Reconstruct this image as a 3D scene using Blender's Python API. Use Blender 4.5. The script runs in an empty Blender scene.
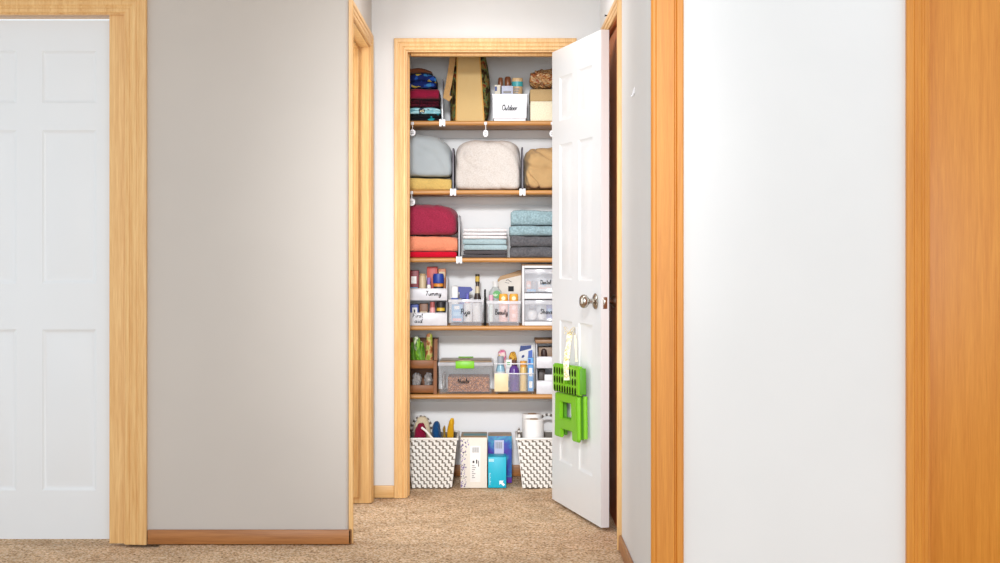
import bpy, bmesh, math, random
from mathutils import Vector, Matrix, noise as mnoise
random.seed(7)
C = bpy.context.scene.collection
SC = bpy.context.scene

# ------------------------------------------------------------------ camera, world, light, exposure
FPX, VX, VY, CAM_H = 1412.0, 495.0, 250.0, 1.143
cam_data = bpy.data.cameras.new('camera')
cam_data.sensor_width = 36.0
cam_data.lens = FPX * 36.0 / 1000.0
cam_data.shift_x = (500 - VX) / 1000.0
cam_data.shift_y = -(281.5 - VY) / 1000.0
cam_data.clip_start = 0.05
cam = bpy.data.objects.new('camera', cam_data)
cam.location = (0, 0, CAM_H)
cam.rotation_euler = (math.radians(90), 0, 0)
C.objects.link(cam)
SC.camera = cam

world = bpy.data.worlds.new('world')
SC.world = world
world.use_nodes = True
bg = world.node_tree.nodes['Background']
bg.inputs['Color'].default_value = (0.87, 0.94, 1.0, 1)
bg.inputs['Strength'].default_value = 0.86

def area(name, loc, target, sx, sy, watts, color=(1, 1, 1)):
    l = bpy.data.lights.new(name, 'AREA')
    l.shape = 'RECTANGLE'; l.size = sx; l.size_y = sy
    l.energy = watts; l.color = color
    o = bpy.data.objects.new(name, l)
    o.location = loc
    o.rotation_euler = (Vector(target) - Vector(loc)).to_track_quat('-Z', 'Y').to_euler()
    C.objects.link(o)
    return o
def spot(name, loc, target, watts, angle, blend, radius, color=(1, 1, 1)):
    l = bpy.data.lights.new(name, 'SPOT')
    l.energy = watts; l.spot_size = math.radians(angle); l.spot_blend = blend
    l.shadow_soft_size = radius; l.color = color
    o = bpy.data.objects.new(name, l); o.location = loc
    o.rotation_euler = (Vector(target) - Vector(loc)).to_track_quat('-Z', 'Y').to_euler()
    C.objects.link(o)
    return o
# high lamp of the room the picture is taken from, and the window of the room behind the left doorway
spot('high_room_lamp', (-0.3, -1.0, 3.12), (0.0, 6.9, 0.85), 1300, 25, 1.0, 0.34, (0.96, 0.98, 1.0)).scale = (0.62, 1, 1)
area('front_fill', (-0.2, -4.5, 1.45), (0, 6.8, 1.1), 2.2, 1.8, 165, (0.95, 0.98, 1.0))  # added fill from behind the camera, lifts the shadows in the closet
area('hall_top_fill', (-0.08, 5.72, 2.425), (-0.06, 5.76, 0.0), 0.34, 0.34, 4.6, (0.97, 0.98, 1.0))  # added fill under the ceiling, brightens the upper back wall of the hall
area('side_room_window', (-1.2, 5.84, 1.25), (-0.5, 6.33, 1.2), 0.3, 1.8, 9, (0.95, 0.98, 1.0))

SC.view_settings.view_transform = 'Standard'
SC.view_settings.look = 'None'
SC.view_settings.gamma = 1.0
SC.view_settings.use_curve_mapping = False
SC.view_settings.exposure = 0.45

# ------------------------------------------------------------------ helpers
R = math.radians
def X(px, d): return (px - VX) * d / FPX
def Z(py, d): return CAM_H + (VY - py) * d / FPX
def lin(c):
    c /= 255.0
    return c / 12.92 if c <= 0.04045 else ((c + 0.055) / 1.055) ** 2.4
def rgb(r, g, b, k=0.9): return (lin(r) * k, lin(g) * k, lin(b) * k, 1)

class MB:
    """collects shapes into one mesh"""
    def __init__(s): s.v = []; s.f = []; s.m = []
    def add(s, verts, faces, mi=0):
        o = len(s.v)
        s.v += [tuple(p) for p in verts]
        s.f += [tuple(i + o for i in f) for f in faces]
        s.m += [mi] * len(faces)
        return s
    def bm(s, b, mi=0):
        b.verts.ensure_lookup_table(); b.verts.index_update()
        s.add([v.co.copy() for v in b.verts], [[v.index for v in f.verts] for f in b.faces], mi)
        b.free(); return s
    def box(s, x0, x1, y0, y1, z0, z1, bev=0.0, seg=2, mi=0):
        b = bmesh.new(); bmesh.ops.create_cube(b, size=1)
        for v in b.verts:
            v.co = Vector(((x0 + x1) / 2 + v.co.x * (x1 - x0), (y0 + y1) / 2 + v.co.y * (y1 - y0), (z0 + z1) / 2 + v.co.z * (z1 - z0)))
        if bev > 0:
            bev = min(bev, 0.49 * min(x1 - x0, y1 - y0, z1 - z0))
            bmesh.ops.bevel(b, geom=list(b.edges), offset=bev, segments=seg, affect='EDGES', profile=0.5)
        return s.bm(b, mi)
    def prism(s, poly, a0, a1, axis='x', mi=0):
        """poly: 2D outline; axis x -> (y,z), y -> (x,z), z -> (x,y)"""
        def mk(p, a):
            return (a, p[0], p[1]) if axis == 'x' else ((p[0], a, p[1]) if axis == 'y' else (p[0], p[1], a))
        n = len(poly)
        vs = [mk(p, a0) for p in poly] + [mk(p, a1) for p in poly]
        fs = [tuple(range(n)), tuple(range(2 * n - 1, n - 1, -1))]
        fs += [(i, i + n, (i + 1) % n + n, (i + 1) % n) for i in range(n)]
        return s.add(vs, fs, mi)
    def lathe(s, prof, c=(0, 0, 0), seg=24, axis='z', sx=1.0, sy=1.0, mi=0):
        vs, fs = [], []
        n = len(prof)
        for k in range(seg):
            a = 2 * math.pi * k / seg
            for r, h in prof:
                p = (r * math.cos(a) * sx, r * math.sin(a) * sy, h)
                if axis == 'x': p = (h, p[0], p[1])
                elif axis == 'y': p = (p[0], h, p[1])
                vs.append((p[0] + c[0], p[1] + c[1], p[2] + c[2]))
        for k in range(seg):
            for i in range(n - 1):
                a, b2 = k * n + i, ((k + 1) % seg) * n + i
                fs.append((a, b2, b2 + 1, a + 1))
        fs.append(tuple(k * n for k in range(seg))[::-1])
        fs.append(tuple(k * n + n - 1 for k in range(seg)))
        return s.add(vs, fs, mi)
    def tube(s, pts, r, seg=8, squash=(1, 1, 1), closed=False, mi=0):
        pts = [Vector(p) for p in pts]; n = len(pts)
        vs, fs = [], []
        ref = None
        for i, p in enumerate(pts):
            if closed: t = pts[(i + 1) % n] - pts[i - 1]
            else: t = pts[min(i + 1, n - 1)] - pts[max(i - 1, 0)]
            t = t.normalized() if t.length > 1e-9 else Vector((0, 0, 1))
            if ref is None: ref = Vector((0, 1, 0)) if abs(t.y) < .9 else Vector((1, 0, 0))
            u = t.cross(ref)
            if u.length < 1e-6: u = t.orthogonal()
            u.normalize(); w = u.cross(t).normalized(); ref = w if not abs(w.dot(t)) > .99 else ref
            rr = r[i] if isinstance(r, (list, tuple)) else r
            for k in range(seg):
                a = 2 * math.pi * k / seg
                q = u * math.cos(a) * rr + w * math.sin(a) * rr
                vs.append(p + Vector((q.x * squash[0], q.y * squash[1], q.z * squash[2])))
        m = n if closed else n - 1
        for i in range(m):
            for k in range(seg):
                a = i * seg; b2 = ((i + 1) % n) * seg
                fs.append((a + k, a + (k + 1) % seg, b2 + (k + 1) % seg, b2 + k))
        if not closed:
            fs.append(tuple(range(seg))[::-1]); fs.append(tuple(range((n - 1) * seg, n * seg)))
        return s.add(vs, fs, mi)
    def xf(s, mat):
        s.v = [tuple(mat @ Vector(p)) for p in s.v]; return s
    def build(s, name, mats, parent=None, world=True, smooth=38, kind=None):
        if not isinstance(mats, (list, tuple)): mats = [mats]
        off = Vector((0, 0, 0))
        p = parent
        while world and p is not None:
            off += p.location; p = p.parent
        me = bpy.data.meshes.new(name)
        me.from_pydata([tuple(Vector(q) - off) for q in s.v], [], s.f)
        for m in mats: me.materials.append(m)
        me.polygons.foreach_set('material_index', s.m)
        b = bmesh.new(); b.from_mesh(me)
        bmesh.ops.recalc_face_normals(b, faces=b.faces)
        b.to_mesh(me); b.free()
        if smooth:
            me.shade_smooth(); me.set_sharp_from_angle(angle=R(smooth))
        o = bpy.data.objects.new(name, me)
        C.objects.link(o)
        if parent is not None: o.parent = parent
        if kind: o['kind'] = kind
        return o

def tag(o, label, cat, group=None):
    o['label'] = label; o['category'] = cat
    if group: o['group'] = group
    return o
def thing(name, label, cat, loc=(0, 0, 0), rotz=0, group=None):
    o = bpy.data.objects.new(name, None)
    o.location = loc; o.rotation_euler = (0, 0, rotz); o.empty_display_size = 0.03
    C.objects.link(o)
    return tag(o, label, cat, group)
def single(mb, name, mats, loc, label, cat, group=None, smooth=38):
    """a thing that is one mesh, its origin at its base"""
    mb.v = [tuple(Vector(p) - Vector(loc)) for p in mb.v]
    o = mb.build(name, mats, None, False, smooth)
    o.location = loc
    return tag(o, label, cat, group)
def struct(name, mb, mats, parent=None, smooth=38):
    return mb.build(name, mats, parent, True, smooth, None if parent else 'structure')

# ------------------------------------------------------------------ materials
def nodes(name):
    m = bpy.data.materials.new(name); m.use_nodes = True
    t = m.node_tree; b = t.nodes['Principled BSDF']
    return m, t, b
def coords(t, scale=(1, 1, 1), rot=(0, 0, 0)):
    tc = t.nodes.new('ShaderNodeTexCoord'); mp = t.nodes.new('ShaderNodeMapping')
    mp.inputs['Scale'].default_value = scale; mp.inputs['Rotation'].default_value = rot
    t.links.new(tc.outputs['Object'], mp.inputs['Vector'])
    return mp.outputs['Vector']
def noise_node(t, vec, scale, detail=4, rough=.5, dist=0):
    n = t.nodes.new('ShaderNodeTexNoise')
    n.inputs['Scale'].default_value = scale; n.inputs['Detail'].default_value = detail
    n.inputs['Roughness'].default_value = rough; n.inputs['Distortion'].default_value = dist
    t.links.new(vec, n.inputs['Vector'])
    return n.outputs['Fac']
def ramp(t, fac, stops, interp='LINEAR'):
    r = t.nodes.new('ShaderNodeValToRGB'); e = r.color_ramp.elements
    r.color_ramp.interpolation = interp
    while len(e) > 1: e.remove(e[-1])
    e[0].position = stops[0][0]; e[0].color = stops[0][1]
    for p, c in stops[1:]:
        q = e.new(p); q.color = c
    t.links.new(fac, r.inputs['Fac'])
    return r.outputs['Color']
def bump(t, b, fac, strength, dist=0.002):
    n = t.nodes.new('ShaderNodeBump')
    n.inputs['Strength'].default_value = strength; n.inputs['Distance'].default_value = dist
    t.links.new(fac, n.inputs['Height']); t.links.new(n.outputs['Normal'], b.inputs['Normal'])
def plain(name, c, rough=.5, metal=0.0, var=0.06, vscale=14, bscale=0, bstr=0.2, sheen=0, spec=.5):
    m, t, b = nodes(name)
    v = coords(t)
    n = noise_node(t, v, vscale, 3)
    lo = tuple(x * (1 - var) for x in c[:3]) + (1,); hi = tuple(min(1, x * (1 + var)) for x in c[:3]) + (1,)
    t.links.new(ramp(t, n, [(.3, lo), (.7, hi)]), b.inputs['Base Color'])
    b.inputs['Roughness'].default_value = rough; b.inputs['Metallic'].default_value = metal
    b.inputs['Specular IOR Level'].default_value = spec
    if sheen: b.inputs['Sheen Weight'].default_value = sheen
    if bscale: bump(t, b, noise_node(t, v, bscale, 3), bstr)
    return m
def fabric(name, c, bscale=420, bstr=.35, var=.12, vscale=180):
    return plain(name, c, .95, 0, var, vscale, bscale, bstr, .15, .15)
def wood(name, c0, c1, axis, rough=.42):
    m, t, b = nodes(name)
    sc = {'x': (1.6, 42, 42), 'y': (42, 1.6, 42), 'z': (42, 42, 1.6)}[axis]
    v = coords(t, sc)
    n = noise_node(t, v, 1.6, 6, .62, .6)
    n2 = noise_node(t, coords(t, tuple(s * 5 for s in sc)), 1.5, 3)
    mx = t.nodes.new('ShaderNodeMix'); mx.data_type = 'FLOAT'; mx.inputs[0].default_value = .35
    t.links.new(n, mx.inputs[2]); t.links.new(n2, mx.inputs[3])
    t.links.new(ramp(t, mx.outputs[0], [(.3, c0), (.72, c1)]), b.inputs['Base Color'])
    b.inputs['Roughness'].default_value = rough
    bump(t, b, n2, .12, .001)
    return m
def speckle(name, stops, scale, rough=.8, tex='noise', bscale=0, detail=2, sc=(1, 1, 1), interp='CONSTANT', dist=0):
    m, t, b = nodes(name)
    v = coords(t, sc)
    if tex == 'noise': f = noise_node(t, v, scale, detail, .5, dist)
    else:
        vo = t.nodes.new('ShaderNodeTexVoronoi'); vo.inputs['Scale'].default_value = scale
        t.links.new(v, vo.inputs['Vector'])
        se = t.nodes.new('ShaderNodeSeparateColor'); t.links.new(vo.outputs['Color'], se.inputs[0])
        f = se.outputs[0] if tex == 'cells' else vo.outputs['Distance']
    t.links.new(ramp(t, f, stops, interp), b.inputs['Base Color'])
    b.inputs['Roughness'].default_value = rough; b.inputs['Specular IOR Level'].default_value = .25
    if bscale: bump(t, b, noise_node(t, v, bscale, 3), .3)
    return m
def clear(name, c, haze, rough=.12):
    """clear or milky plastic: partly see-through, partly white and glossy"""
    m = bpy.data.materials.new(name); m.use_nodes = True
    t = m.node_tree; b = t.nodes['Principled BSDF']; out = t.nodes['Material Output']
    b.inputs['Base Color'].default_value = c; b.inputs['Roughness'].default_value = rough
    tr = t.nodes.new('ShaderNodeBsdfTransparent'); mx = t.nodes.new('ShaderNodeMixShader')
    n = noise_node(t, coords(t), 25, 2)
    mr = t.nodes.new('ShaderNodeMapRange')
    mr.inputs['To Min'].default_value = haze * .85; mr.inputs['To Max'].default_value = haze * 1.15
    t.links.new(n, mr.inputs['Value']); t.links.new(mr.outputs['Result'], mx.inputs['Fac'])
    t.links.new(tr.outputs[0], mx.inputs[1]); t.links.new(b.outputs[0], mx.inputs[2])
    t.links.new(mx.outputs[0], out.inputs['Surface'])
    return m
def grid_weave(name, c0, c1, scale, rough=.9):
    m, t, b = nodes(name)
    v = coords(t)
    ws = []
    for d in ('X', 'Z'):
        w = t.nodes.new('ShaderNodeTexWave'); w.bands_direction = d; w.inputs['Scale'].default_value = scale
        w.inputs['Distortion'].default_value = 1.5; w.inputs['Detail'].default_value = 2
        t.links.new(v, w.inputs['Vector']); ws.append(w.outputs['Fac'])
    mx = t.nodes.new('ShaderNodeMath'); mx.operation = 'MULTIPLY'
    t.links.new(ws[0], mx.inputs[0]); t.links.new(ws[1], mx.inputs[1])
    t.links.new(ramp(t, mx.outputs[0], [(.0, c0), (.6, c1)]), b.inputs['Base Color'])
    b.inputs['Roughness'].default_value = rough; b.inputs['Specular IOR Level'].default_value = .2
    bump(t, b, mx.outputs[0], .5, .002)
    return m

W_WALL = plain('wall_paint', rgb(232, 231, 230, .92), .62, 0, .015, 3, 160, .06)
W_DIMMED = plain('wall_paint_dimmed', rgb(197, 189, 181, .95), .62, 0, .015, 3, 160, .06)  # wall paint darkened: dimmer light on the left walls put into its colour
W_CLOSET = plain('closet_paint', rgb(246, 245, 245, .96), .6, 0, .015, 3, 160, .05)
W_DOOR = plain('door_paint', rgb(234, 236, 238, .9), .34, 0, .01, 3)
W_CEIL = plain('ceiling_paint', rgb(244, 243, 240), .8, 0, .02, 5, 120, .2)
O0, O1 = rgb(214, 156, 88), rgb(250, 210, 146)
OAK = {a: wood('oak_' + a, O0, O1, a) for a in 'xyz'}
ORANGE_OAK = wood('orange_oak', rgb(202, 122, 30), rgb(230, 154, 56), 'z')
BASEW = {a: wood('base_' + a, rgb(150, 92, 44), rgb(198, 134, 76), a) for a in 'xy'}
OAKD = {a: wood('oak_board_' + a, rgb(172, 112, 52), rgb(224, 166, 96), a) for a in 'xyz'}
WALNUT = wood('brown_door_wood', rgb(168, 88, 34), rgb(196, 110, 46), 'z', .6)
BROWNWOOD = wood('brown_bin_wood', rgb(118, 66, 18), rgb(152, 90, 32), 'x', .5)
NICKEL = plain('brushed_nickel', rgb(190, 184, 174), .24, 1.0, .03)
BRASS = plain('strike_metal', rgb(196, 178, 140), .3, 1.0, .03)
BLACK = plain('black_plastic', rgb(22, 20, 22), .8, spec=.2)
INK = plain('ink', rgb(22, 20, 24), .7)
WHITE_P = plain('white_plastic', rgb(232, 231, 234), .35, 0, .01)
GREY_P = clear('smoky_divider', rgb(140, 138, 146), .72, .2)
CLEAR = clear('clear_plastic', rgb(240, 242, 248), .10)
MILKBIN = clear('pale_clear_plastic', rgb(244, 244, 252), .24)
MILKY = clear('milky_plastic', rgb(246, 246, 252), .5)
FROST = clear('frosted_plastic', rgb(232, 231, 237), .88, .3)
SMOKE = clear('smoky_lid', rgb(170, 144, 116), .94, .35)
PLASTICBAG = clear('crinkled_bag', rgb(214, 208, 206), .5, .15)

def carpet_mat():
    m, t, b = nodes('carpet')
    v = coords(t)
    n1 = noise_node(t, v, 115, 2, .6)
    n2 = noise_node(t, v, 7, 4, .6)
    n3 = noise_node(t, v, 75, 3, .8)
    c1 = ramp(t, n1, [(.36, rgb(96, 62, 38)), (.43, rgb(212, 170, 128)), (.54, rgb(242, 206, 168)), (.64, rgb(255, 242, 222))])
    c2 = ramp(t, n3, [(.34, rgb(128, 94, 62)), (.45, rgb(224, 184, 142)), (.62, rgb(252, 226, 194))])
    m1 = t.nodes.new('ShaderNodeMix'); m1.data_type = 'RGBA'; m1.inputs[0].default_value = .36
    t.links.new(c1, m1.inputs[6]); t.links.new(c2, m1.inputs[7])
    c3 = ramp(t, n2, [(.36, (.72, .70, .68, 1)), (.6, (1, 1, 1, 1))])
    m2 = t.nodes.new('ShaderNodeMix'); m2.data_type = 'RGBA'; m2.blend_type = 'MULTIPLY'; m2.inputs[0].default_value = .7
    t.links.new(m1.outputs[2], m2.inputs[6]); t.links.new(c3, m2.inputs[7])
    t.links.new(m2.outputs[2], b.inputs['Base Color'])
    b.inputs['Roughness'].default_value = 1.0; b.inputs['Specular IOR Level'].default_value = .05
    bump(t, b, n3, .7, .01)
    return m
CARPET = carpet_mat()

# ------------------------------------------------------------------ the setting
YW, YB = 6.52, 7.146          # hall face of the closet wall, closet back wall
WT = 0.11                     # wall thickness
XL, XR = -0.570, 0.483         # hall side walls
OL, OR_, OT = -0.404, 0.315, 2.058   # closet rough opening (jamb faces)
CEIL = 2.44
CW = 0.055                    # casing width

def grid_floor():
    mb = MB(); nx, ny = 130, 260
    x0, x1, y0, y1 = -1.3, 1.3, 4.0, YB + .05
    vs = []
    for j in range(ny + 1):
        for i in range(nx + 1):
            x = x0 + (x1 - x0) * i / nx; y = y0 + (y1 - y0) * j / ny
            h = -0.003 + 0.003 * mnoise.noise(Vector((x * 60, y * 60, 0))) + 0.0025 * mnoise.noise(Vector((x * 9, y * 9, 3)))
            vs.append((x, y, min(h, 0.0005)))
    fs = [(j * (nx + 1) + i, j * (nx + 1) + i + 1, (j + 1) * (nx + 1) + i + 1, (j + 1) * (nx + 1) + i) for j in range(ny) for i in range(nx)]
    mb.add(vs, fs)
    mb.box(-3.2, 3.2, -3.0, YB + .3, -0.1, -0.012)
    return mb
struct('floor', grid_floor(), CARPET)
struct('ceiling', MB().box(-3.2, 3.2, 4.37, YB + .3, CEIL, CEIL + .08), W_CEIL)

# closet wall with its opening
mb = MB()
mb.box(XL - .02, OL - .018, YW, YW + WT, 0, CEIL)
mb.box(OR_ + .018, XR + .02, YW, YW + WT, 0, CEIL)
mb.box(OL - .018, OR_ + .018, YW, YW + WT, OT + .018, CEIL)
struct('wall_back', mb, W_WALL)
CXL, CXR = -0.50, 0.43
struct('wall_closet_left', MB().box(CXL - .12, CXL, YW + WT, YB + .1, 0, CEIL), W_CLOSET)
struct('wall_closet_right', MB().box(CXR, CXR + .12, YW + WT, YB + .1, 0, CEIL), W_CLOSET)
struct('wall_closet_back', MB().box(CXL - .12, CXR + .12, YB, YB + .1, 0, CEIL), W_CLOSET)

PROFILE = [(0, 0), (0, .009), (.004, .012), (.010, .0125), (.0125, .0095), (.016, .0095), (.020, .0135), (.028, .015), (.031, .0125), (.0345, .0125), (.038, .0165), (.048, .018), (.053, .0175), (.055, .015), (.055, 0)]
def casing(fn, u0, u1, top, w=CW):
    """mitred door casing swept round an opening; fn maps (along, height, out) to the world"""
    k = w / .055
    rows = []
    for a, t in PROFILE:
        a *= k
        rows.append([fn(u0 - a, 0, t), fn(u0 - a, top + a, t), fn(u1 + a, top + a, t), fn(u1 + a, 0, t)])
    vs = [p for r in rows for p in r]; n = len(rows)
    fs = []
    for i in range(n):
        j = (i + 1) % n
        for q in range(3): fs.append((i * 4 + q, i * 4 + q + 1, j * 4 + q + 1, j * 4 + q))
    fs.append(tuple(i * 4 for i in range(n))); fs.append(tuple(i * 4 + 3 for i in range(n)))
    return MB().add(vs, fs)
rv = .006
struct('trim_1', casing(lambda u, v, t: (u, YW - t, v), OL - rv, OR_ + rv, OT + rv), OAK['z'], smooth=25)
# closet jambs and stops
mb = MB()
mb.box(OL - .018, OL, YW - .001, YW + WT + .001, 0, OT + .018)
mb.box(OR_, OR_ + .018, YW - .001, YW + WT + .001, 0, OT + .018)
mb.box(OL, OR_, YW - .001, YW + WT + .001, OT, OT + .018)
mb.box(OL, OL + .0065, YW + .042, YW + .085, 0, OT, .002)
mb.box(OR_ - .012, OR_, YW + .042, YW + .085, 0, OT, .002)
mb.box(OL + .012, OR_ - .012, YW + .042, YW + .085, OT - .012, OT, .002)
jamb = struct('trim_2', mb, OAK['z'])
MB().box(OL, OL + .0015, YW + .006, YW + .034, .885, .945, .0005).build('strike_plate', BRASS, jamb)

# left hall wall with its doorway, and the wall that faces the camera left of it
LY0, LY1 = 5.49, YW
LO0, LO1 = 5.56, 6.372
mb = MB()
cr = .016
mb.prism([(XL - WT, LY0), (XL - cr, LY0)] + [(XL - cr + cr * math.sin(a * math.pi / 12), LY0 + cr - cr * math.cos(a * math.pi / 12)) for a in range(1, 7)] + [(XL, LO0 - .018), (XL - WT, LO0 - .018)], 0, CEIL, 'z')
mb.box(XL - WT, XL, LO1 + .018, LY1, 0, CEIL)
mb.box(XL - WT, XL, LO0 - .018, LO1 + .018, OT + .018, CEIL)
struct('wall_left', mb, W_DIMMED)
LDX1 = X(124, LY0)      # right edge of the doorway far left
LDX0 = LDX1 - .76
mb = MB()
mb.box(LDX1 + .018, XL - WT, LY0, LY0 + WT, 0, CEIL)
mb.box(LDX0 - .018, LDX1 + .018, LY0, LY0 + WT, OT + .018, CEIL)
mb.box(-3.2, LDX0 - .018, LY0, LY0 + WT, 0, CEIL)
struct('wall_front_left', mb, W_DIMMED)
struct('trim_3', casing(lambda u, v, t: (XL + t, u, v), LO0 - rv, LO1 + rv, OT + rv), OAK['z'], smooth=25)
mb = MB()
mb.box(XL - WT - .001, XL + .001, LO0 - .018, LO0, 0, OT + .018)
mb.box(XL - WT - .001, XL + .001, LO1, LO1 + .018, 0, OT + .018)
mb.box(XL - WT - .001, XL + .001, LO0, LO1, OT, OT + .018)
mb.box(XL - .085, XL - .045, LO1 - .012, LO1, .028, OT, .002)
mb.box(XL - .085, XL - .045, LO0, LO0 + .012, .028, OT, .002)
mb.box(XL - .085, XL - .045, LO0 + .012, LO1 - .012, OT - .012, OT, .002)
struct('trim_4', mb, OAK['z'])
# six-panel door slab, built flat: u along width, v height, w outwards
def panel_door(W, H, T, cols, rows):
    mb = MB()
    us = sorted({0, W, *[c for q in cols for c in q]}); vs_ = sorted({0, H, *[c for q in rows for c in q]})
    P = {(c, r) for c in cols for r in rows}
    for side in (0, 1):
        def pt(u, v, d): return (u, v, T - d) if side == 0 else (u, v, d)
        for i in range(len(us) - 1):
            for j in range(len(vs_) - 1):
                a, b_, c, d = us[i], us[i + 1], vs_[j], vs_[j + 1]
                if ((a, b_), (c, d)) in P:
                    rings = []
                    for ins, dep in ((0, 0), (.006, .003), (.013, .005), (.020, .005), (.042, .0015)):
                        rings.append([pt(a + ins, c + ins, dep), pt(b_ - ins, c + ins, dep), pt(b_ - ins, d - ins, dep), pt(a + ins, d - ins, dep)])
                    fs = [(k * 4 + q, k * 4 + (q + 1) % 4, k * 4 + 4 + (q + 1) % 4, k * 4 + 4 + q) for k in range(4) for q in range(4)]
                    fs.append((16, 17, 18, 19))
                    mb.add([p for r in rings for p in r], fs)
                else:
                    mb.add([pt(a, c, 0), pt(b_, c, 0), pt(b_, d, 0), pt(a, d, 0)], [(0, 1, 2, 3)])
    for (p, q) in (((0, 0), (W, 0)), ((W, 0), (W, H)), ((W, H), (0, H)), ((0, H), (0, 0))):
        mb.add([(p[0], p[1], 0), (q[0], q[1], 0), (q[0], q[1], T), (p[0], p[1], T)], [(0, 1, 2, 3)])
    return mb
def merge(mb):
    b = bmesh.new()
    vv = [b.verts.new(p) for p in mb.v]
    for f in mb.f:
        try: b.faces.new([vv[i] for i in f])
        except ValueError: pass
    bmesh.ops.remove_doubles(b, verts=b.verts, dist=1e-5)
    return MB().bm(b)

DW, DH, DT = 0.69, 2.027, 0.034
pu = Vector((.2493, -.9684, 0)).normalized()      # along the open door, hinge to latch
pn = Vector((-pu.y * -1, 0, 0))
pn = Vector((pu.y, -pu.x, 0))                      # out of its closet face (to the left)
HX, HY = .2598, 6.412                              # hinge end of the left face
door_base = Vector((HX, HY, 0.013))
def door_mat(base=door_base):
    m = Matrix(((pu.x, 0, pn.x, base.x), (pu.y, 0, pn.y, base.y), (0, 1, 0, base.z), (0, 0, 0, 1)))
    return m
slab = merge(panel_door(DW, DH, DT, [(.115, .300), (.392, .577)], [(.19, .82), (1.0, 1.60), (1.705, 1.90)]))
slab.v = [(p[0], p[1], p[2] - DT) for p in slab.v]
D1 = bpy.data.objects.new('door_1', None); D1.location = door_base; D1.empty_display_size = .05
C.objects.link(D1); D1['kind'] = 'structure'
slab.xf(door_mat()); slab.build('door_slab', W_DOOR, D1, smooth=20)
def knob(side):
    kx, kz = DW - .068, .925 - .006
    mb = MB().lathe([(0.001, 0), (.032, 0), (.033, .003), (.029, .007), (.014, .010), (.012, .012)], seg=28)
    nb = MB().lathe([(.0105, .008), (.0105, .028), (.016, .033), (.0255, .041), (.0285, .050), (.027, .059), (.020, .066), (.010, .068), (.001, .068)], seg=28)
    for q in (mb, nb):
        if side < 0: q.v = [(p[0], p[1], -p[2] - DT) for p in q.v]
        q.v = [(p[0] + kx, p[1] + kz, p[2]) for p in q.v]
        q.xf(door_mat())
    r_ = mb.build('knob_rose', NICKEL, D1); nb.build('door_knob', NICKEL, r_)
knob(1); knob(-1)
mb = MB().box(DW - .0005, DW + .0012, .92 - .03, .92 + .018, -.026, -.008, .0004).box(DW, DW + .010, .908, .928, -.022, -.011, .003)
mb.xf(door_mat()); mb.build('latch', NICKEL, D1)
for hz in (.2, 1.0, 1.78):
    mb = MB().lathe([(.001, 0), (.006, 0), (.006, .09), (.001, .09)], seg=12)
    mb.v = [(p[0] + HX + .041, p[1] + HY + .012, p[2] + hz) for p in mb.v]
    mb.build('hinge', BRASS, D1)

# right hall wall with its doorway
RY0 = 4.37
RO0, RO1 = 5.44, 6.19
mb = MB()
mb.box(XR, XR + WT, RY0, RO0 - .018, 0, CEIL)
mb.box(XR, XR + WT, RO1 + .018, YW, 0, CEIL)
mb.box(XR, XR + WT, RO0 - .018, RO1 + .018, OT + .018, CEIL)
struct('wall_right', mb, W_WALL)
struct('trim_5', casing(lambda u, v, t: (XR - t, u, v), RO0 - rv, RO1 + rv, OT + rv), OAK['z'], smooth=25)
mb = MB()
mb.box(XR - .001, XR + WT + .001, RO0 - .018, RO0, 0, OT + .018)
mb.box(XR - .001, XR + WT + .001, RO1, RO1 + .018, 0, OT + .018)
mb.box(XR - .001, XR + WT + .001, RO0, RO1, OT, OT + .018)
struct('trim_6', mb, WALNUT)
struct('door_2', MB().box(XR + .012, XR + .047, RO0 + .002, RO1 - .002, .012, OT - .002, .002), WALNUT)
# wall facing the camera at right, its corner trim and a wooden door further right
RDX0 = X(930, RY0)
mb = MB()
mb.box(XR + WT, RDX0 - .018, RY0, RY0 + WT, 0, CEIL)
mb.box(RDX0 - .018, RDX0 + .78, RY0, RY0 + WT, OT + .018, CEIL)
mb.box(RDX0 + .78, 3.2, RY0, RY0 + WT, 0, CEIL)
struct('wall_front_right', mb, W_WALL)
x0, x1 = X(651.4, RY0 - .018), X(684.0, RY0 - .018)
k = (x1 - x0)
poly = [(x0, RY0), (x0, RY0 - .014), (x0 + .006, RY0 - .018), (x0 + .012, RY0 - .018), (x0 + .017, RY0 - .014), (x0 + k * .70, RY0 - .014),
        (x0 + k * .735, RY0 - .008), (x0 + k * .765, RY0 - .008), (x0 + k * .80, RY0 - .014), (x1 - .004, RY0 - .014), (x1, RY0 - .010), (x1, RY0)]
struct('trim_7', MB().prism(poly, 0, CEIL, 'z'), ORANGE_OAK, smooth=25)
struct('trim_8', casing(lambda u, v, t: (u, RY0 - t, v), RDX0 - rv, RDX0 + .762 + rv, OT + rv, .07), ORANGE_OAK, smooth=25)
mb = MB().box(RDX0 - .018, RDX0, RY0 - .001, RY0 + WT, 0, OT + .018).box(RDX0 + .762, RDX0 + .78, RY0 - .001, RY0 + WT, 0, OT + .018).box(RDX0, RDX0 + .762, RY0 - .001, RY0 + WT, OT, OT + .018)
struct('trim_9', mb, ORANGE_OAK)
struct('door_3', MB().box(RDX0 + .003, RDX0 + .759, RY0 + .03, RY0 + .065, .012, OT - .003, .002), ORANGE_OAK)
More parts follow.
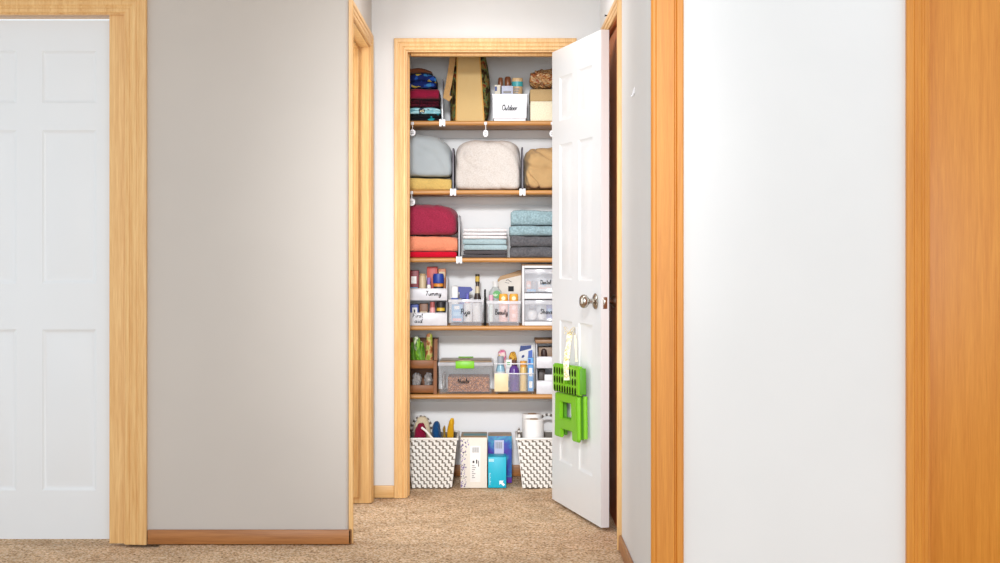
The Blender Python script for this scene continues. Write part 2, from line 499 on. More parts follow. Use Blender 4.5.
# doorway far left with a white panel door
struct('trim_10', casing(lambda u, v, t: (u, LY0 - t, v), LDX0 - rv, LDX1 + rv, OT + rv, .085), OAK['z'], smooth=25)
mb = MB().box(LDX0 - .018, LDX0, LY0 - .001, LY0 + WT, 0, OT + .018).box(LDX1, LDX1 + .018, LY0 - .001, LY0 + WT, 0, OT + .018).box(LDX0, LDX1, LY0 - .001, LY0 + WT, OT, OT + .018)
mb.box(LDX1 - .06, LDX1, LY0 + .012, LY0 + .03, 0, OT)
struct('trim_11', mb, OAK['z'])
q = merge(panel_door(.754, 2.03, .034, [(.115, .327), (.427, .639)], [(.19, .82), (1.0, 1.60), (1.705, 1.91)]))
q.v = [(p[0] + LDX0 + .003, LY0 + .07 - p[2], p[1] + .012) for p in q.v]
struct('door_4', q, W_DOOR, smooth=20)

# baseboards
BH, BT = .057, .012
def bboard(name, pts, mat):
    """pts: wall-line points on the floor, room on the left-hand side given by offset normals"""
    mb = MB()
    for (x0, x1, y0, y1) in pts: mb.box(x0, x1, y0, y1, 0, BH, .004, 2)
    struct(name, mb, mat)
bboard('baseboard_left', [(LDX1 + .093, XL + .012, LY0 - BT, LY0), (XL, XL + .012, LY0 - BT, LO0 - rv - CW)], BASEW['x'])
bboard('baseboard_back', [(XL, OL - rv - CW, YW - BT, YW), (OR_ + rv + CW, XR, YW - BT, YW)], OAK['x'])
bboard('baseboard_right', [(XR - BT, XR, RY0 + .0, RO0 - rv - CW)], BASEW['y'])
bboard('baseboard_closet', [(CXL, CXR, YB - BT, YB)], BASEW['x'])

# shelf cleats on the closet's back wall
SH = [1.770, 1.434, 1.105, .775, .442]     # tops of the shelf boards
ST = .022; SY0 = 6.846
for i, z in enumerate(SH):
    struct('trim_%d' % (12 + i), MB().box(CXL, CXR, YB - .019, YB, z - ST - .042, z - ST, .002), W_CLOSET)
shelf_lab = ['oak shelf board at the very top of the closet, holding the burlap bag',
             'oak shelf board under the grey comforter and the pale quilt',
             'oak shelf board under the red blankets and the stacked bath towels',
             'oak shelf board under the labelled clear bins and white drawers',
             'lowest oak shelf board, under the clear box with the green latch']
for z, lb in zip(SH, shelf_lab):
    mb = MB()
    n = 8; prof = []
    for a in range(n + 1):
        t = math.pi * a / n
        prof.append((SY0 + .009 - .009 * math.sin(t), z - ST / 2 - ST / 2 * math.cos(t)))
    prof += [(YB - .0195, z), (YB - .0195, z - ST)]
    mb.prism(prof, CXL + .002, CXR - .002, 'x')
    single(mb, 'shelf_board', OAKD['x'], (0, SY0 + .15, z - ST), lb, 'shelf', 'oak shelf boards of the closet')

# ------------------------------------------------------------------ lettering
GL = {
 'O': (.8, [[(.55, .95), (.25, .9), (.05, .5), (.2, .08), (.5, .05), (.75, .4), (.65, .85), (.45, .95), (.4, .75)]]),
 'u': (.5, [[(.02, .45), (.05, .1), (.2, .02), (.36, .2), (.4, .48), (.4, .1), (.5, .05)]]),
 't': (.36, [[(.2, .95), (.12, .3), (.18, .03), (.34, .1)], [(0, .6), (.36, .64)]]),
 'd': (.52, [[(.38, .42), (.15, .48), (.02, .22), (.15, .02), (.34, .15), (.48, 1.0), (.4, .1), (.52, .05)]]),
 'o': (.48, [[(.25, .48), (.04, .35), (.06, .08), (.25, .02), (.4, .22), (.28, .46), (.48, .42)]]),
 'r': (.4, [[(.05, .48), (.06, .02)], [(.06, .3), (.2, .46), (.38, .45)]]),
 'T': (.62, [[(.35, .95), (.3, .4), (.2, .02)], [(0, .82), (.2, .98), (.45, .92), (.68, 1.0)]]),
 'm': (.75, [[(.03, .46), (.05, .02)], [(.05, .3), (.2, .48), (.3, .35), (.3, .02)], [(.3, .3), (.46, .48), (.58, .35), (.58, .1), (.75, .05)]]),
 'n': (.5, [[(.03, .46), (.05, .02)], [(.05, .3), (.2, .48), (.33, .35), (.34, .1), (.48, .05)]]),
 'y': (.5, [[(.03, .48), (.06, .15), (.2, .08), (.36, .25), (.4, .48)], [(.4, .48), (.36, -.2), (.2, -.42), (.06, -.25), (.5, .12)]]),
 'F': (.58, [[(.15, .95), (.12, .4), (.05, .02)], [(.02, .9), (.35, .98), (.62, .92)], [(.08, .52), (.42, .54)]]),
 'i': (.24, [[(.08, .48), (.08, .1), (.22, .04)], [(.1, .7), (.12, .74)]]),
 's': (.4, [[(.34, .42), (.15, .48), (.08, .34), (.3, .2), (.26, .04), (.02, .06)]]),
 'a': (.52, [[(.38, .42), (.15, .48), (.02, .22), (.15, .02), (.34, .15), (.4, .46), (.4, .1), (.52, .05)]]),
 'P': (.62, [[(.12, .92), (.1, .02)], [(.0, .85), (.3, 1.0), (.58, .8), (.45, .52), (.12, .5)]]),
 'j': (.3, [[(.18, .48), (.16, -.2), (.04, -.4), (-.08, -.25), (.3, .08)], [(.2, .7), (.22, .74)]]),
 'B': (.66, [[(.12, .95), (.1, .02)], [(.02, .88), (.35, 1.0), (.52, .78), (.16, .54), (.56, .4), (.5, .08), (.1, .03)]]),
 'e': (.42, [[(.04, .2), (.34, .32), (.22, .48), (.04, .3), (.12, .03), (.4, .1)]]),
 'D': (.7, [[(.15, .95), (.12, .03)], [(.0, .9), (.4, .98), (.66, .55), (.45, .08), (.08, .04)]]),
 'l': (.28, [[(.05, .1), (.22, .8), (.14, 1.0), (.06, .7), (.1, .06), (.26, .06)]]),
 'S': (.56, [[(.5, .85), (.28, .98), (.1, .75), (.42, .42), (.34, .06), (.02, .12)]]),
 'h': (.5, [[(.06, 1.0), (.05, .02)], [(.05, .3), (.22, .48), (.34, .34), (.34, .1), (.48, .05)]]),
 'v': (.45, [[(.02, .48), (.18, .02), (.34, .46), (.45, .44)]]),
 'N': (.74, [[(.08, .02), (.12, .95), (.52, .05), (.6, 1.0)]]),
 'G': (.7, [[(.6, .82), (.38, .98), (.08, .6), (.15, .1), (.45, .04), (.6, .4), (.38, .42)]]),
 ' ': (.3, []),
}
def smooth_line(p, k=5):
    if len(p) < 3: return p
    q = [p[0]] + list(p) + [p[-1]]; out = []
    for i in range(1, len(q) - 2):
        p0, p1, p2, p3 = (Vector((*v, 0)) for v in q[i - 1:i + 3])
        for j in range(k):
            t = j / k
            v = .5 * ((2 * p1) + (p2 - p0) * t + (2 * p0 - 5 * p1 + 4 * p2 - p3) * t * t + (3 * p1 - p0 - 3 * p2 + p3) * t ** 3)
            out.append((v.x, v.y))
    out.append(p[-1]); return out
def lettering(text, x0, x1, y, zbase, size, parent, w=.0016, slant=.18, mat=None):
    """handwritten words fitted between x0 and x1 on a surface that faces the hall"""
    tot = sum(GL[c][0] + .06 for c in text)
    kx = (x1 - x0) / tot
    mb = MB(); cx = 0
    for ch in text:
        adv, strokes = GL[ch]
        for s in strokes:
            pts = [(x0 + (cx + u + v * slant * .5) * kx, y, zbase + v * size) for u, v in smooth_line(s)]
            mb.tube(pts, w, 6, (1, .35, 1))
        cx += adv + .06
    return mb.build('lettering', mat or INK, parent)

# ------------------------------------------------------------------ soft goods
def fold(x0, x1, y0, y1, z0, z1, n=1, amp=.004, seed=0, groove=.010, tilt=0.0, sag=0.0, nx=26):
    """folded cloth: a stack of rounded folds facing the hall, extruded across, with wobble"""
    H = z1 - z0; h = H / n; g = min(h / 2, groove)
    prof = []
    for k in range(n):
        for a in range(7):
            t = -math.pi / 2 + math.pi * a / 6
            prof.append((y0 + g * (1 - math.cos(t)), z0 + h * (k + .5) + h / 2 * math.sin(t)))
    for a in range(1, 7): prof.append((y0 + g + (y1 - y0 - g) * a / 6, z1))
    for a in range(1, 6): prof.append((y1, z1 - H * a / 6))
    for a in range(0, 6): prof.append((y1 - (y1 - y0 - g) * a / 6, z0))
    m = len(prof); vs = []
    cy, cz = (y0 + y1) / 2, (z0 + z1) / 2
    def P(x, y, z, s):
        dz = mnoise.noise(Vector((x * 16 + seed, y * 12, z * 20))) * amp
        dy = mnoise.noise(Vector((x * 22, z * 40, seed + 5.3))) * amp
        k = (z - z0) / H
        zz = z0 + (z - z0) * (1 + (dz - abs(amp) * .5) / H) + tilt * (x - x0) * k - sag * k * (2 * (x - x0) / (x1 - x0) - 1) ** 2
        return (x, max(y + dy, y0 - .004), max(zz, z0 + .0004))
    for i in range(nx + 1):
        t = i / nx; x = x0 + (x1 - x0) * t
        e = min(t, 1 - t) * (x1 - x0)
        er = min(.012, H * .45)
        s = 1.0 if e > er else 1 - (.22 * (1 - math.sqrt(max(0, 1 - (1 - e / er) ** 2))))
        for (y, z) in prof: vs.append(P(x, cy + (y - cy) * (1 - (1 - s) * .25), cz + (z - cz) * s if z > z0 + 1e-4 else z, s))
    fs = [(i * m + j, i * m + (j + 1) % m, (i + 1) * m + (j + 1) % m, (i + 1) * m + j) for i in range(nx) for j in range(m)]
    fs.append(tuple(range(m))); fs.append(tuple(nx * m + j for j in range(m)))
    return MB().add(vs, fs)
def soft(x0, x1, y0, y1, z0, z1, p=3.6, amp=.006, seed=0, res=20, freq=14, flat=.0, pz=None, lean=0, slope=0):
    """a plump bundle with a flattened base: superquadric plus wrinkles"""
    b = bmesh.new(); bmesh.ops.create_cube(b, size=2)
    bmesh.ops.subdivide_edges(b, edges=b.edges, cuts=res, use_grid_fill=True)
    cx, cy, cz = (x0 + x1) / 2, (y0 + y1) / 2, (z0 + z1) / 2
    hx, hy, hz = (x1 - x0) / 2, (y1 - y0) / 2, (z1 - z0) / 2
    for v in b.verts:
        c = v.co
        # rounder at the top than at the base
        tb = max(0, min(1, (c.z + .35) / 1.0)); tb = tb * tb * (3 - 2 * tb)
        pp = p + ((pz or p) - p) * tb
        q = (abs(c.x) ** pp + abs(c.y) ** pp + abs(c.z) ** pp) ** (1 / pp)
        d = c / q
        w = Vector((cx + d.x * hx, cy + d.y * hy, cz + d.z * hz))
        nrm = Vector((d.x / hx, d.y / hy, d.z / hz)).normalized()
        f = mnoise.noise(w * freq + Vector((seed, 0, 0))) + .5 * mnoise.noise(w * freq * 2.4 + Vector((0, seed, 0)))
        cr = abs(mnoise.noise(Vector((w.x * freq * .9 + w.z * freq * .6, w.y * freq * .7, w.z * freq * .5 + seed * 2))))
        w += nrm * (amp * (f * .6 - .6) - amp * 1.2 * max(0, .22 - cr) / .22 * .6)
        w.x += lean * (w.z - z0)
        w.z -= slope * (w.z - z0) / (z1 - z0) * max(0, (w.x - x0) / (x1 - x0)) ** 2.4
        w.z = max(w.z, z0 + .0006); w.y = max(w.y, y0)
        v.co = w
    return MB().bm(b)

def rbox_px(px0, px1, py0, py1, d0, depth, bev=.002, z0=None):
    x0, x1 = X(px0, d0), X(px1, d0)
    zz0 = Z(py1, d0) if z0 is None else z0
    return (x0, x1, d0, d0 + depth, zz0, Z(py0, d0), bev)
F0 = 6.862
CL = -0.455       # left ends of the stacks, hidden behind the jamb
# ---------- top shelf, folded cloths at left
zs = SH[0] + .0005
BLUEPAT = speckle('blue_print_cloth', [(0, rgb(24, 40, 104)), (.42, rgb(40, 84, 170)), (.6, rgb(20, 36, 96)), (.8, rgb(60, 130, 190)), (.92, rgb(220, 196, 70))], 55, .95, 'cells')
BLACKPAT = speckle('black_print_cloth', [(0, rgb(20, 20, 26)), (.5, rgb(24, 24, 26)), (.62, rgb(30, 160, 170)), (.74, rgb(26, 26, 26)), (.82, rgb(190, 170, 40)), (.9, rgb(170, 40, 40))], 34, .95, 'cells')
AQUAPAT = speckle('aqua_print_cloth', [(0, rgb(140, 200, 214)), (.45, rgb(176, 222, 230)), (.62, rgb(40, 60, 80)), (.7, rgb(232, 222, 190)), (.85, rgb(110, 180, 200))], 30, .95, 'noise', 0, 2)
CRIM = fabric('crimson_cloth', rgb(150, 28, 62))
MAROON = speckle('maroon_print_cloth', [(0, rgb(50, 8, 24)), (.5, rgb(88, 14, 36)), (.6, rgb(30, 8, 18))], 60, .95, 'noise')
BROWNCL = fabric('brown_cloth', rgb(124, 72, 48))
def yz(py): return Z(py, F0)
stack1 = [('folded_cloth', 113.8, 440.2, BLACKPAT, 2, 'black printed cloth with teal and yellow, bottom of the top shelf stack'),
          ('folded_cloth', 107.0, 440.4, AQUAPAT, 2, 'light aqua printed cloth folded near the bottom of the top shelf stack'),
          ('folded_cloth', 98.5, 438.8, MAROON, 2, 'dark maroon patterned cloth folded in the middle of the top shelf stack'),
          ('folded_cloth', 87.6, 439.0, CRIM, 1, 'shiny crimson cloth folded beneath the blue printed one'),
          ('folded_cloth', 72.6, 436.0, BLUEPAT, 2, 'thick blue printed cloth with yellow figures near the stack top'),
          ('folded_cloth', 67.2, 431.5, BROWNCL, 1, 'thin brown cloth lying on top of the blue printed one')]
z = zs
for i, (nm, pt, pr, mat, n, lb) in enumerate(stack1):
    zt = yz(pt)
    single(fold(CL, X(pr, F0), F0 + .002 + .002 * (i % 3), 7.09, z, zt - .0008, n, .009, i * 3.1, .018, sag=.004 if i < 4 else .012), nm, mat, ((CL + X(pr, F0)) / 2, 6.98, z), lb, 'folded cloth', 'folded cloths on the top shelf')
    z = zt

DIVP = clear('smoke_grey_divider', rgb(74, 66, 80), .92, .4)
# ---------- acrylic shelf dividers clipped to the boards
def divider(px, top_py, zshelf, label, mat=None, wid=.007):
    mat = mat or DIVP
    x = X(px, F0)
    t = thing('shelf_divider', label, 'shelf divider', (x, SY0, zshelf), 0, 'shelf dividers')
    zt = Z(top_py, F0)
    pr = [(SY0 + .012, zshelf + .0012), (SY0 + .012, zt - .02), (SY0 + .018, zt - .006), (SY0 + .03, zt), (7.05, zt), (7.09, zt - .04), (7.09, zshelf + .0012)]
    MB().prism(pr, x - wid / 2, x + wid / 2, 'x').build('divider_panel', mat, t)
    h = .0145
    pr = [(SY0 - .005, zshelf + .0065), (SY0 + .035, zshelf + .0065), (SY0 + .035, zshelf + .0008), (SY0 - .0008, zshelf + .0008), (SY0 - .0008, zshelf - ST - .0008), (SY0 + .03, zshelf - ST - .0008), (SY0 + .03, zshelf - ST - .005), (SY0 - .005, zshelf - ST - .005)]
    MB().prism(pr, x - h, x - .0035, 'x').prism(pr, x + .0035, x + h, 'x').prism([(SY0 - .0065, zshelf + .002), (SY0 - .0008, zshelf + .002), (SY0 - .0008, zshelf - ST), (SY0 - .0065, zshelf - ST)], x - .0035, x + .0035, 'x').build('clip', WHITE_P, t)
divider(442.4, 79, SH[0], 'clear shelf divider on the top shelf, between folded cloths and burlap bag', GREY_P, .005)
divider(453.2, 148, SH[1], 'dark shelf divider between the grey comforter and the pale quilt')
divider(522.4, 147, SH[1], 'dark shelf divider between the pale quilt and the tan duvet')
divider(459.2, 215.5, SH[2], 'grey shelf divider right of the crimson blanket', clear('pale_grey_divider', rgb(150, 148, 154), .9, .35))

# ---------- round paper tags hanging from the shelf edges
def shelf_tag(px, cy, rx, ry, zshelf, label, d=6.838):
    x = X(px, d); zc = Z(cy, d); rx_, rz_ = rx * d / FPX, ry * d / FPX
    t = thing('shelf_tag', label, 'tag', (x, d, zshelf - ST), 0, 'round white tags hanging from shelf edges')
    MB().box(x - .007, x + .007, d - .002, d + .007, zshelf - ST * .95, zshelf - .006, .0015).build('clip', WHITE_P, t)
    MB().tube([(x, d, zshelf - ST * .9), (x + .001, d - .001, (zshelf - ST + zc + rz_) / 2), (x, d, zc + rz_ * .8)], .0022, 8).build('string', WHITE_P, t)
    dk = MB().lathe([(.0005, -.0015), (.96, -.0015), (1, -.0008), (1, .0008), (.96, .0015), (.0005, .0015)], seg=28, axis='y')
    dk.v = [(p[0] * rx_ + x, p[1] + d, p[2] * rz_ + zc) for p in dk.v]
    o = dk.build('tag_disc', WHITE_P, t)
    mk = MB()
    for k_ in (-.25, .2):
        mk.box(x - rx_ * .55, x + rx_ * .5, d - .0022, d - .0015, zc + rz_ * k_ - .0011, zc + rz_ * k_ + .0011)
    mk.build('print', plain('tag_print', rgb(84, 80, 82), .8) if 'tag_print' not in bpy.data.materials else bpy.data.materials['tag_print'], o)
shelf_tag(412.4, 132.6, 3.2, 3.3, SH[0], 'round white tag on the top shelf edge beside the left jamb')
shelf_tag(485.6, 133.4, 2.6, 3.6, SH[0], 'oval white tag hanging under the burlap bag')
shelf_tag(552.2, 133.6, 2.8, 3.4, SH[0], 'white tag half hidden behind the open door, under the top shelf')
shelf_tag(411.6, 202.0, 3.6, 3.8, SH[1], 'round white tag hanging above the crimson blanket')

# ---------- burlap shopping bag
JUTE = grid_weave('jute_weave', rgb(214, 176, 112), rgb(250, 226, 174), 95)
JPRINT = speckle('printed_bag_side', [(0, rgb(58, 40, 18)), (.42, rgb(92, 72, 34)), (.48, rgb(112, 146, 92)), (.53, rgb(150, 116, 58)), (.60, rgb(150, 56, 32)), (.66, rgb(96, 70, 32))], 30, .95, 'noise', 300, 4)
d = F0 + .004
bag = thing('shopping_bag', 'tall burlap shopping bag with printed sides on the top shelf', 'bag', (X(469, d), d, zs))
zt = 2.16
lv = []
for k in range(13):
    t = k / 12; z = zs + (zt - zs) * t
    fl = 456 + 1.8 * t; fr = 484 - 5.5 * t
    bul = math.sin(math.pi * min(1, t * 1.05)) ** .7 * 1.0
    ml = 450.5 + 4 * t - 1.5 * bul; mr = 486.5 - 4 * t * t + 5.0 * bul * (1 - .25 * t)
    lv.append((z, X(fl, d), X(fr, d), X(ml, d + .1), X(mr, d + .1)))
g = MB(); n = 8; vs = []
for z, fl, fr, ml, mr in lv:
    for i in range(n + 1):
        t = i / n
        vs.append((fl + (fr - fl) * t, d + .010 * (1 - (2 * t - 1) ** 2) * min(1, (z - zs) / .12) + .002 * mnoise.noise(Vector((t * 5, z * 20, 0))), z))
    for i in range(n, -1, -1):
        t = i / n
        vs.append((fl + (fr - fl) * t, d + .22, z))
m_ = 2 * (n + 1)
fs = [(k * m_ + j, k * m_ + (j + 1) % m_, (k + 1) * m_ + (j + 1) % m_, (k + 1) * m_ + j) for k in range(12) for j in range(m_)]
fs.append(tuple(range(m_)))
g.add(vs, fs).build('gusset', JUTE, bag)
for sgn in (0, 1):
    s = MB(); vs = []
    for z, fl, fr, ml, mr in lv:
        e = fl if sgn == 0 else fr; b_ = ml if sgn == 0 else mr
        o = -.0015 if sgn == 0 else .0015
        row = [(e + o, d + .003), (e + (b_ - e) * .6, d + .03), (b_, d + .09), (b_, d + .15), (e + (b_ - e) * .4, d + .21), (e + o, d + .222)]
        row2 = [(q[0] * 0 + e, q[1]) for q in row[::-1]]
        vs += [(p[0], p[1], z) for p in row]
    nn = 6
    fs = [(k * nn + j, k * nn + j + 1, (k + 1) * nn + j + 1, (k + 1) * nn + j) for k in range(12) for j in range(nn - 1)]
    fs += [tuple(range(nn)), tuple(12 * nn + j for j in range(nn))]
    s.add(vs, fs).build('side_panel', JPRINT, bag)
# piping along the front seams and the webbing handle that hangs at the left
for e in (1, 2):
    MB().tube([(l[e], d - .0005, l[0] + .003) for l in lv], .0032, 6).build('seam', plain('seam_%d' % e, rgb(226, 176, 96), .9), bag)
def strap(pts, w, th, mat, parent, name='strap'):
    """flat webbing: width across x-ish, facing the hall"""
    mb = MB(); vs = []
    pts = [Vector(p) for p in pts]; n = len(pts)
    for i, p in enumerate(pts):
        t = (pts[min(i + 1, n - 1)] - pts[max(i - 1, 0)]).normalized()
        side = t.cross(Vector((0, 1, 0)))
        side = side.normalized() if side.length > .05 else Vector((1, 0, 0))
        nr = side.cross(t).normalized()
        for a, b_ in ((-1, -1), (1, -1), (1, 1), (-1, 1)):
            vs.append(p + side * w / 2 * a + nr * th / 2 * b_)
    fs = [(i * 4 + j, i * 4 + (j + 1) % 4, i * 4 + 4 + (j + 1) % 4, i * 4 + 4 + j) for i in range(n - 1) for j in range(4)]
    fs += [(0, 1, 2, 3), tuple(4 * (n - 1) + j for j in range(4))]
    return mb.add(vs, fs).build(name, mat, parent)
STRAPC = fabric('webbing', rgb(206, 164, 110))
sp = [(453.5, 50), (452.2, 60), (450.6, 72), (448.6, 84), (446.6, 93), (446.0, 97), (447.6, 98.5), (449.5, 95)]
strap([(X(a, d), d + .012 + .001 * i, Z(b_, d)) for i, (a, b_) in enumerate(sp)], .029, .003, STRAPC, bag, 'handle')

# ---------- white bin marked Outdoor
def bin_open(parent, x0, x1, y0, y1, z0, z1, t=.0025, foot=.004, mat=MILKY, name='bin_body', rim=.006, taper=.004):
    """open-topped storage bin with thin walls, a base set in a little and a rolled rim"""
    mb = MB()
    def ring(i, z): return [(x0 + i, y0 + i, z), (x1 - i, y0 + i, z), (x1 - i, y1 - i, z), (x0 + i, y1 - i, z)]
    rings = [ring(taper + foot, z0 + .0008), ring(taper + foot, z0 + .012), ring(taper, z0 + .014), ring(0.001, z1 - rim), ring(-.001, z1 - rim), ring(-.001, z1), ring(t, z1), ring(taper + t, z0 + .017), ]
    vs = [p for r in rings for p in r]; n = len(rings)
    fs = [(k * 4 + q, k * 4 + (q + 1) % 4, k * 4 + 4 + (q + 1) % 4, k * 4 + 4 + q) for k in range(n - 1) for q in range(4)]
    fs += [(0, 1, 2, 3), tuple((n - 1) * 4 + q for q in range(4))]
    return mb.add(vs, fs).build(name, mat, parent, smooth=30)
x0, x1 = X(492.3, F0), X(527.2, F0)
ob = thing('storage_bin', 'white bin lettered Outdoor on the top shelf', 'storage bin', ((x0 + x1) / 2, F0, SH[0]), 0, None)
zb1 = yz(94.0)
bin_open(ob, x0, x1, F0, F0 + .20, SH[0], zb1, mat=FROST)
lettering('Outdoor', X(502, F0), X(517.5, F0), F0 - .0012, yz(110.2), .027, ob, .0016)
INZ = .0185     # contents stand this much above the shelf
def bottle(prof_body, prof_cap, x, y, z0, name, mb_mat, cap_mat, label, cat, group=None, sx=1, sy=1, band=None, seg=24):
    t = thing(name, label, cat, (x, y, z0), 0, group)
    b = MB().lathe(prof_body, (x, y, z0), seg, 'z', sx, sy).build('bottle_body', mb_mat, t)
    if prof_cap: MB().lathe(prof_cap, (x, y, z0), seg, 'z', sx, sy).build('cap', cap_mat, t)
    if band:
        r, h0, h1, bm_ = band
        MB().lathe([(r - .001, h0), (r + .0007, h0), (r + .0007, h1), (r - .001, h1)], (x, y, z0), seg, 'z', sx, sy).build('wrap', bm_, t)
    return t
AMBER = plain('copper_brown', rgb(142, 84, 52), .3)
DBROWN = plain('dark_brown', rgb(62, 36, 26), .35)
z0 = SH[0] + INZ
H1 = Z(76.6, 6.95) - z0
for px, r, lb in ((500.5, .0145, 'left copper capped brown bottle standing in the Outdoor bin'), (507.8, .0185, 'right copper capped brown bottle standing in the Outdoor bin')):
    h = H1 - (.0 if r > .016 else .004)
    bottle([(.001, 0), (r, 0), (r, h * .72), (r * .86, h * .76), (.001, h * .76)], [(.001, h * .765), (r * .8, h * .765), (r * .86, h * .82), (r * .8, h * .97), (r * .6, h), (.001, h)], X(px, 6.96), 6.96, z0, 'bottle', DBROWN, AMBER, lb, 'bottle', 'copper capped bottles in the Outdoor bin')
# sunscreen style tube with a teal band
TAN = plain('tan_plastic', rgb(226, 190, 142), .4); TEAL = plain('teal', rgb(70, 178, 186), .4)
xt = X(517.3, 6.93); h = Z(78.2, 6.93) - z0
t = thing('lotion_tube', 'tan lotion tube with a teal band in the Outdoor bin', 'tube', (xt, 6.93, z0))
prof = [(.001, 0), (.021, 0), (.0225, .03), (.026, h * .8), (.027, h * .97), (.025, h), (.001, h)]
MB().lathe(prof, (xt, 6.93, z0), 24, 'z', 1, .75).build('tube_body', TAN, t)
MB().lathe([(.02, h - .042), (.0277, h - .042), (.0279, h - .018), (.02, h - .018)], (xt, 6.93, z0), 24, 'z', 1, .75).build('band', TEAL, t)
mk = MB()
for k_ in range(3): mk.box(xt - .016, xt + .010 - .004 * k_, 6.9085, 6.913, z0 + h - .058 - .011 * k_, z0 + h - .052 - .011 * k_)
mk.build('print', DBROWN, t)
# white box with a dark label, small blue and white box
LAV = plain('pale_lilac', rgb(206, 212, 236), .5); NAVY = plain('navy', rgb(36, 66, 140), .5)
bx = thing('carton', 'pale lilac box with a dark label in the Outdoor bin', 'box', (X(507.5, 6.89), 6.89, z0))
MB().box(X(501.6, 6.88), X(513.2, 6.88), 6.88, 6.898, z0, Z(85.8, 6.88), .001).build('box_body', LAV, bx)
MB().box(X(503.4, 6.88), X(511.2, 6.88), 6.8790, 6.8801, Z(93.4, 6.88), Z(91, 6.88)).build('print', DBROWN, bx)
bx = thing('carton', 'small white box with a blue corner at the left end of the Outdoor bin', 'box', (X(497.5, 6.9), 6.9, z0))
MB().box(X(494.6, 6.89), X(500.4, 6.89), 6.89, 6.93, z0, Z(84.8, 6.89), .001).build('box_body', plain('cream_card', rgb(240, 232, 214), .6), bx)
MB().box(X(494.8, 6.89), X(497, 6.89), 6.8888, 6.8902, Z(91, 6.89), Z(86.5, 6.89)).build('print', NAVY, bx)

# ---------- cream fabric box with a tan top band, crumpled patterned cloth on it
x0, x1 = X(530.4, F0), X(562, F0)
cb = thing('storage_box', 'cream storage box with a tan burlap band, partly behind the open door', 'storage box', ((x0 + x1) / 2, F0, SH[0]))
MB().box(x0, x1, F0, 7.07, SH[0] + .0005, yz(101.2), .003).build('box_body', fabric('cream_canvas', rgb(246, 236, 208)), cb)
MB().box(x0 - .0015, x1 + .0015, F0 - .0015, 7.0715, yz(101.0), yz(89.2), .003).build('band', grid_weave('tan_burlap', rgb(196, 162, 112), rgb(226, 198, 152), 160), cb)
BRONZE = speckle('bronze_print', [(0, rgb(100, 46, 22)), (.40, rgb(164, 96, 44)), (.45, rgb(232, 204, 152)), (.50, rgb(186, 120, 56)), (.56, rgb(130, 40, 28)), (.60, rgb(240, 216, 168)), (.68, rgb(150, 84, 36))], 17, .5, 'noise', 90, 5, (1, 1, 2.6), 'LINEAR', 1.5)
s = soft(X(527.4, F0), X(562, F0), F0 + .004, 7.05, yz(88.9), yz(65.4), 2.8, .018, 4.4, 30, 20)
single(s, 'crumpled_scarf', BRONZE, (X(543, F0), 6.95, yz(88.9)), 'crumpled bronze and cream patterned scarf on top of the cream storage box', 'scarf')

# ---------- second shelf
zs = SH[1] + .0005
xr = X(451.4, F0); zm = yz(177.4)
single(fold(CL, xr, F0 + .004, 7.08, zs, zm - .001, 1, .006, 11, .012), 'folded_blanket', fabric('mustard_fleece', rgb(218, 184, 108)), ((CL + xr) / 2, 6.97, zs), 'mustard yellow blanket folded flat under the grey comforter', 'blanket')
single(soft(CL - .03, xr + .004, F0 - .004, 7.1, zm + .0005, yz(130.6), 9, .006, 2.2, 34, 13, pz=3.4, slope=.05), 'comforter', fabric('grey_blue_cotton', rgb(176, 184, 188), 300, .25, .05, 9), ((CL + xr) / 2, 6.97, zm), 'plump grey comforter on the yellow blanket at the shelf end', 'comforter')
QUILT = speckle('quilt_weave', [(0, rgb(206, 197, 189)), (.35, rgb(216, 208, 202)), (.75, rgb(224, 218, 213))], 340, .95, 'cells', 230, 2, (1, 1, 1), 'LINEAR')
single(soft(X(454.6, F0), X(521.2, F0), F0 - .004, 7.1, zs, yz(138.4), 10, .0065, 7.7, 34, 12, pz=3.9), 'quilt', QUILT, (X(488, F0), 6.97, zs), 'plump cream textured quilt in the middle of the second shelf', 'quilt')
single(soft(X(523.0, F0), X(578, F0), F0 - .012, 7.1, zs, yz(144.4), 8, .016, 9.1, 40, 14, pz=3.4), 'duvet', fabric('tan_cotton', rgb(198, 162, 114), 300, .2, .05, 9), (X(546, F0), 6.97, zs), 'wrinkled tan duvet beside the open door', 'duvet')

# ---------- third shelf
zs = SH[2] + .0005
xr = X(457.4, F0)
za, zb_, zc_ = yz(251.2), yz(236.0), yz(205.4)
single(fold(CL, X(456.6, F0), F0 + .003, 7.08, zs, za - .0008, 1, .003, 21, .012), 'folded_sheet', fabric('bright_red_cotton', rgb(206, 14, 46)), ((CL + xr) / 2, 6.97, zs), 'bright red sheet folded flat at the bottom of the red stack', 'sheet')
single(fold(CL, xr, F0 + .001, 7.08, za, zb_ - .0008, 1, .007, 23, .016), 'folded_sheet', fabric('salmon_cotton', rgb(240, 150, 116)), ((CL + xr) / 2, 6.97, za), 'salmon pink sheet folded between the red sheet and crimson blanket', 'sheet')
single(soft(CL - .03, X(458.0, F0), F0 - .006, 7.1, zb_, zc_ + .013, 6, .006, 3.3, 34, 14, pz=3.4, slope=.014), 'fleece_blanket', fabric('crimson_fleece', rgb(160, 46, 74), 420, .6, .28, 200), ((CL + xr) / 2, 6.97, zb_), 'plump crimson fleece blanket on top of the salmon sheet', 'blanket')
WTOW = fabric('white_terry', rgb(236, 232, 234), 600, .5); BTOW = fabric('pale_blue_terry', rgb(172, 194, 200), 600, .5)
GTOW = fabric('charcoal_terry', rgb(84, 80, 84), 600, .5)
B2 = fabric('blue_grey_terry', rgb(152, 178, 186), 420, .9, .26, 120); G2 = fabric('dark_grey_terry', rgb(100, 99, 103), 420, .9, .32, 120)
